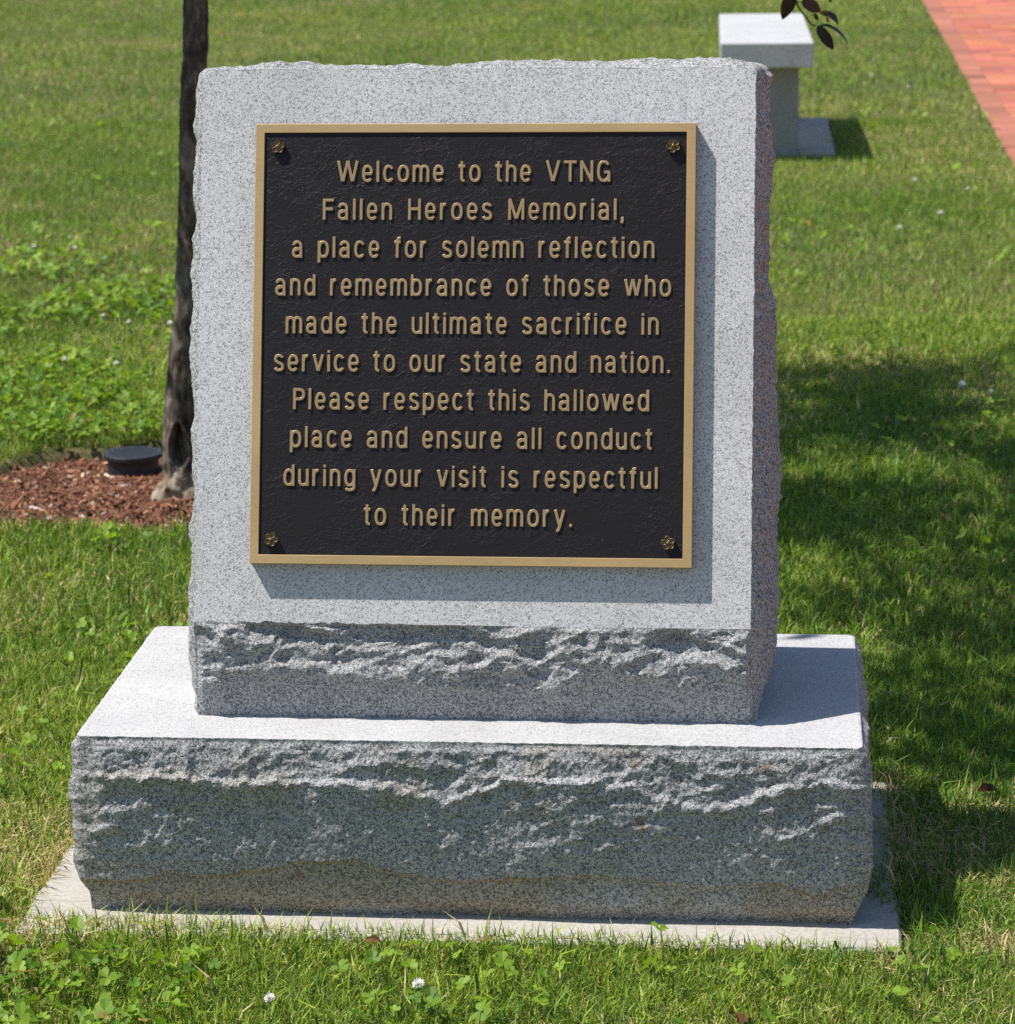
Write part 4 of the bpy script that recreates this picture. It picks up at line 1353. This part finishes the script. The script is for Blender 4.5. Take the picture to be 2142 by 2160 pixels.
def clover():
    pts = []
    def region(n, fx, fy, dens):
        x = rng.uniform(*fx, n); y = rng.uniform(*fy, n)
        k = rng.uniform(0, 1, n) < dens(x, y)
        k &= allowed(x, y, .0)
        pts.append(np.stack([x[k], y[k]], 1))
    region(17000, (-2.4, -.6), (2.9, 6.4), lambda x, y: np.clip(.17 + .8 * n2(x, y, 61, 2.6), .03, 1) * np.clip((6.0 - y) / 1.8, .1, 1))
    region(900, (-1.0, -.55), (-.6, 2.0), lambda x, y: np.clip(.2 + 1.2 * n2(x, y, 62, 4), .02, 1) * sstep(-.45, -.85, x))
    region(1250, (-.9, .30), (-.72, -.13), lambda x, y: np.clip(.35 + 1.1 * n2(x, y, 63, 5), .03, 1) * sstep(.35, -.3, x) * sstep(-.09, -.2, y))
    region(140, (.1, 1.0), (-.72, -.12), lambda x, y: .25 + 0 * x)
    region(900, (.45, 1.5), (.7, 4.5), lambda x, y: np.clip(.15 + .9 * n2(x, y, 64, 3), .02, 1) * np.clip((y) / 3, .15, 1))
    region(2500, (-5, 1.3), (5, 13), lambda x, y: np.clip(.1 + .8 * n2(x, y, 65, 1), .0, 1))
    P = np.concatenate(pts)
    n = len(P)
    sc = rng.uniform(.42, .95, n) * np.where(P[:, 1] > 4.5, 1.25, 1.0)
    hz = rng.uniform(.026, .052, n)
    lx, ly = rng.normal(0, .010, n), rng.normal(0, .010, n)
    Vs, Cs, F = [], [], []
    yaw = rng.uniform(0, 2 * np.pi, n)
    tone = rng.uniform(0, 1, (n, 1))
    c = np.array([.085, .205, .016]) * (1 - tone) + np.array([.28, .42, .035]) * tone
    old = rng.uniform(0, 1, n) < .02
    c[old] = np.array([.34, .27, .07]) * rng.uniform(.6, 1.2, (old.sum(), 1))
    tilt = rng.normal(0, .42, (n, 2))
    outline = np.array([(0, 0), (.36, .40), (.76, .50), (1.0, .25), (.97, 0), (1.0, -.25), (.76, -.50), (.36, -.40)])
    off = 0
    for k in range(3):
        a = yaw + k * 2.094 + rng.normal(0, .12, n)
        ca, sa = np.cos(a), np.sin(a)
        L_ = .0145 * sc
        lift = rng.normal(.12, .22, n)
        V = np.zeros((n, 8, 3))
        for j, (u, v) in enumerate(outline):
            ux = u * L_; vx = v * L_ * 1.15
            V[:, j, 0] = P[:, 0] + lx + ca * ux - sa * vx
            V[:, j, 1] = P[:, 1] + ly + sa * ux + ca * vx
            V[:, j, 2] = GZ + hz + ux * lift + np.abs(vx) * .35 + (ca * ux - sa * vx) * tilt[:, 0] + (sa * ux + ca * vx) * tilt[:, 1]
        Vs.append(V.reshape(-1, 3)); Cs.append(np.repeat(np.clip(c * (1 + rng.normal(0, .08, (n, 1))), .01, .6), 8, 0))
        base = np.arange(n)[:, None] * 8 + off
        F.append(base + np.array([0, 1, 2, 3])); F.append(base + np.array([0, 3, 4, 5])); F.append(base + np.array([0, 5, 6, 7]))
        off += n * 8
    # stalks
    V = np.zeros((n, 4, 3))
    w = .0006
    V[:, 0] = np.stack([P[:, 0] - w, P[:, 1], np.full(n, GZ)], 1); V[:, 1] = np.stack([P[:, 0] + w, P[:, 1], np.full(n, GZ)], 1)
    V[:, 2] = np.stack([P[:, 0] + lx + w, P[:, 1] + ly, GZ + hz], 1); V[:, 3] = np.stack([P[:, 0] + lx - w, P[:, 1] + ly, GZ + hz], 1)
    Vs.append(V.reshape(-1, 3)); Cs.append(np.tile([.14, .2, .05], (n * 4, 1)))
    F.append(np.arange(n)[:, None] * 4 + off + np.array([0, 1, 2, 3]))
    o = mesh_np('clover_leaves', np.concatenate(Vs), F, M_clover, colors=np.concatenate(Cs))
    tag(o, 'bright green three lobed clover leaves growing through the lawn', 'clover', kind='stuff')
clover()

# ---------------------------------------------------------------- flowers and litter
M_petal = leafy('flower_petals', .25, .6, .2, tint=(1, 1, 1))
M_stem = simple('green_stem', (.12, .2, .05), .6)
def clover_flower(h=.05, r=.0085):
    V, F, Cc = [], [], []
    r3 = np.random.default_rng(4)
    off = 0
    for k in range(70):
        zq = 1 - 2 * (k + .5) / 70; a = k * 2.39996
        d = np.array([math.sqrt(1 - zq * zq) * math.cos(a), math.sqrt(1 - zq * zq) * math.sin(a), zq])
        s = np.cross(d, [.3, .2, .9]); s /= np.linalg.norm(s); t = np.cross(d, s)
        b = d * r * .35; e = d * r * r3.uniform(.85, 1.12) + np.array([0, 0, r * .12])
        w = r * .17
        V += [b + s * w * .5 + [0, 0, h], b - s * w * .5 + [0, 0, h], (b + e) / 2 - s * w + [0, 0, h], e + t * w * .4 + [0, 0, h], (b + e) / 2 + s * w + t * w * .5 + [0, 0, h]]
        F.append((off, off + 1, off + 2, off + 3, off + 4)); off += 5
        c = np.array([.93, .91, .85]) if zq > -.45 else np.array([.45, .33, .25])
        Cc += [c * .8] * 2 + [c] * 3
    head = mesh_np('flower_head', np.array(V), np.array(F), M_petal, colors=np.array(Cc))
    VV, FF = [], []
    tube(VV, FF, [(.004, .002, 0), (.002, .001, h * .5), (0, 0, h)], [.0009, .0008, .0007], 6)
    stem = mesh_np('stem', np.concatenate(VV), FF, M_stem, smooth=True)
    return head, stem
fh, fs = clover_flower()
def put_flower(first, x, y, s, label, group, proto, name, cat):
    r = bpy.data.objects.new(name, None); r.empty_display_size = .02
    col.objects.link(r)
    r.location = (x, y, GZ); r.scale = (s, s, s); r.rotation_euler = (0, 0, random.uniform(0, 6))
    tag(r, label, cat, group)
    for p in proto:
        c = p if first else p.copy()
        if not first: col.objects.link(c)
        c.parent = r
        c.matrix_parent_inverse = Matrix.Identity(4)
    return r
near = [(-.029, -.325, 1.0, 'white clover flower in the foreground grass, the fuller of the two near the bottom edge'),
        (-.214, -.362, .85, 'small white clover flower cut by the bottom edge of the photo')]
for k, (x, y, s, lb) in enumerate(near):
    put_flower(k == 0, x, y, s, lb, 'white clover flowers in the lawn', (fh, fs), 'clover_flower', 'flower')
far_l = [(-2.0, 5.62), (-1.86, 5.60), (-1.42, 4.85), (-1.18, 4.6), (-1.72, 4.05), (-1.4, 4.3), (-1.28, 4.28), (-1.75, 3.75), (-1.66, 3.72), (-1.45, 3.74), (-1.3, 3.68), (-1.17, 4.02), (-1.22, 4.1), (-1.5, 4.42)]
for x, y in far_l:
    put_flower(False, x, y, random.uniform(.8, 1.1), 'tiny pale clover flower in the clover patch left of the tree', 'pale clover flowers left of the tree', (fh, fs), 'clover_flower', 'flower')
far_r = [(.86, 3.42), (.93, 3.40), (1.10, 3.2), (1.07, 3.22), (.80, 6.0), (.95, 6.3), (.90, 7.2), (1.08, 7.0), (.84, 11.0), (1.0, 10.5)]
for x, y in far_r:
    put_flower(False, x, y, random.uniform(.85, 1.25), 'tiny pale clover flower in the lawn right of the memorial', 'pale clover flowers right of the memorial', (fh, fs), 'clover_flower', 'flower')
def dandelion(h=.055, r=.017):
    V, F, Cc, off = [], [], [], 0
    for k in range(60):
        a = k * 2.39996; rr_ = r * math.sqrt((k + 4) / 64)
        d = np.array([math.cos(a), math.sin(a), 0]); s = np.array([-math.sin(a), math.cos(a), 0])
        zt = h + .004 * (1 - (rr_ / r) ** 2) + .002
        V += [d * rr_ * .15 + s * .0004 + [0, 0, h], d * rr_ * .15 - s * .0004 + [0, 0, h], d * rr_ - s * .0016 + [0, 0, zt], d * rr_ * 1.03 + [0, 0, zt], d * rr_ + s * .0016 + [0, 0, zt]]
        F.append((off, off + 1, off + 2, off + 3, off + 4)); off += 5
        Cc += [np.array([.75, .50, .01])] * 5
    head = mesh_np('flower_head', np.array(V), np.array(F), M_petal, colors=np.array(Cc))
    VV, FF = [], []
    tube(VV, FF, [(.003, 0, 0), (.001, 0, h * .5), (0, 0, h)], [.0016, .0014, .0013], 6)
    return head, mesh_np('stem', np.concatenate(VV), FF, M_stem, smooth=True)
dh, ds = dandelion()
for k, (x, y, s, lb, gr) in enumerate([
        (-2.95, 14.75, 1.1, 'yellow dandelion in the far grass left of the tree trunk', 'dandelions left of the tree trunk'),
        (-2.82, 14.7, 1.1, 'yellow dandelion in the far grass left of the tree trunk', 'dandelions left of the tree trunk'),
        (-2.88, 13.6, .9, 'yellow dandelion in the far grass left of the tree trunk', 'dandelions left of the tree trunk'),
        (-1.42, 15.3, 1.0, 'yellow dandelion in the far grass behind the memorial top', 'dandelions behind the memorial top'),
        (-1.2, 15.2, .9, 'yellow dandelion in the far grass behind the memorial top', 'dandelions behind the memorial top'),
        (-1.12, 15.25, .9, 'yellow dandelion in the far grass behind the memorial top', 'dandelions behind the memorial top'),
        (1.05, 9.75, .8, 'single yellow dandelion between the granite bench and the brick path', None)]):
    put_flower(k == 0, x, y, s, lb, gr, (dh, ds), 'dandelion', 'flower')

def dead_leaf(x, y, s, yaw, label, c):
    V, F = leaf_patch((-.5, 0, 0), (.5, 0, .1), (0, 1, .2), .26, .7, .12, 8, .12, int(yaw * 10))
    o = mesh_np('dead_leaf', V * s, F, M_leaf, colors=np.tile(c, (len(V), 1)))
    o.location = (x, y, GZ + .02); o.rotation_euler = (.3, .2, yaw)
    tag(o, label, 'leaf')
dead_leaf(.742, .535, .034, .4, 'dark red brown dead leaf on the lawn right of the granite base', (.07, .02, .01))
dead_leaf(.372, -.345, .045, 1.9, 'curled brown dead leaf in the foreground grass near the bottom edge', (.13, .055, .018))
dead_leaf(-.115, -.115, .022, .2, 'orange brown dry leaf in the grass against the front of the concrete footing', (.20, .09, .03))
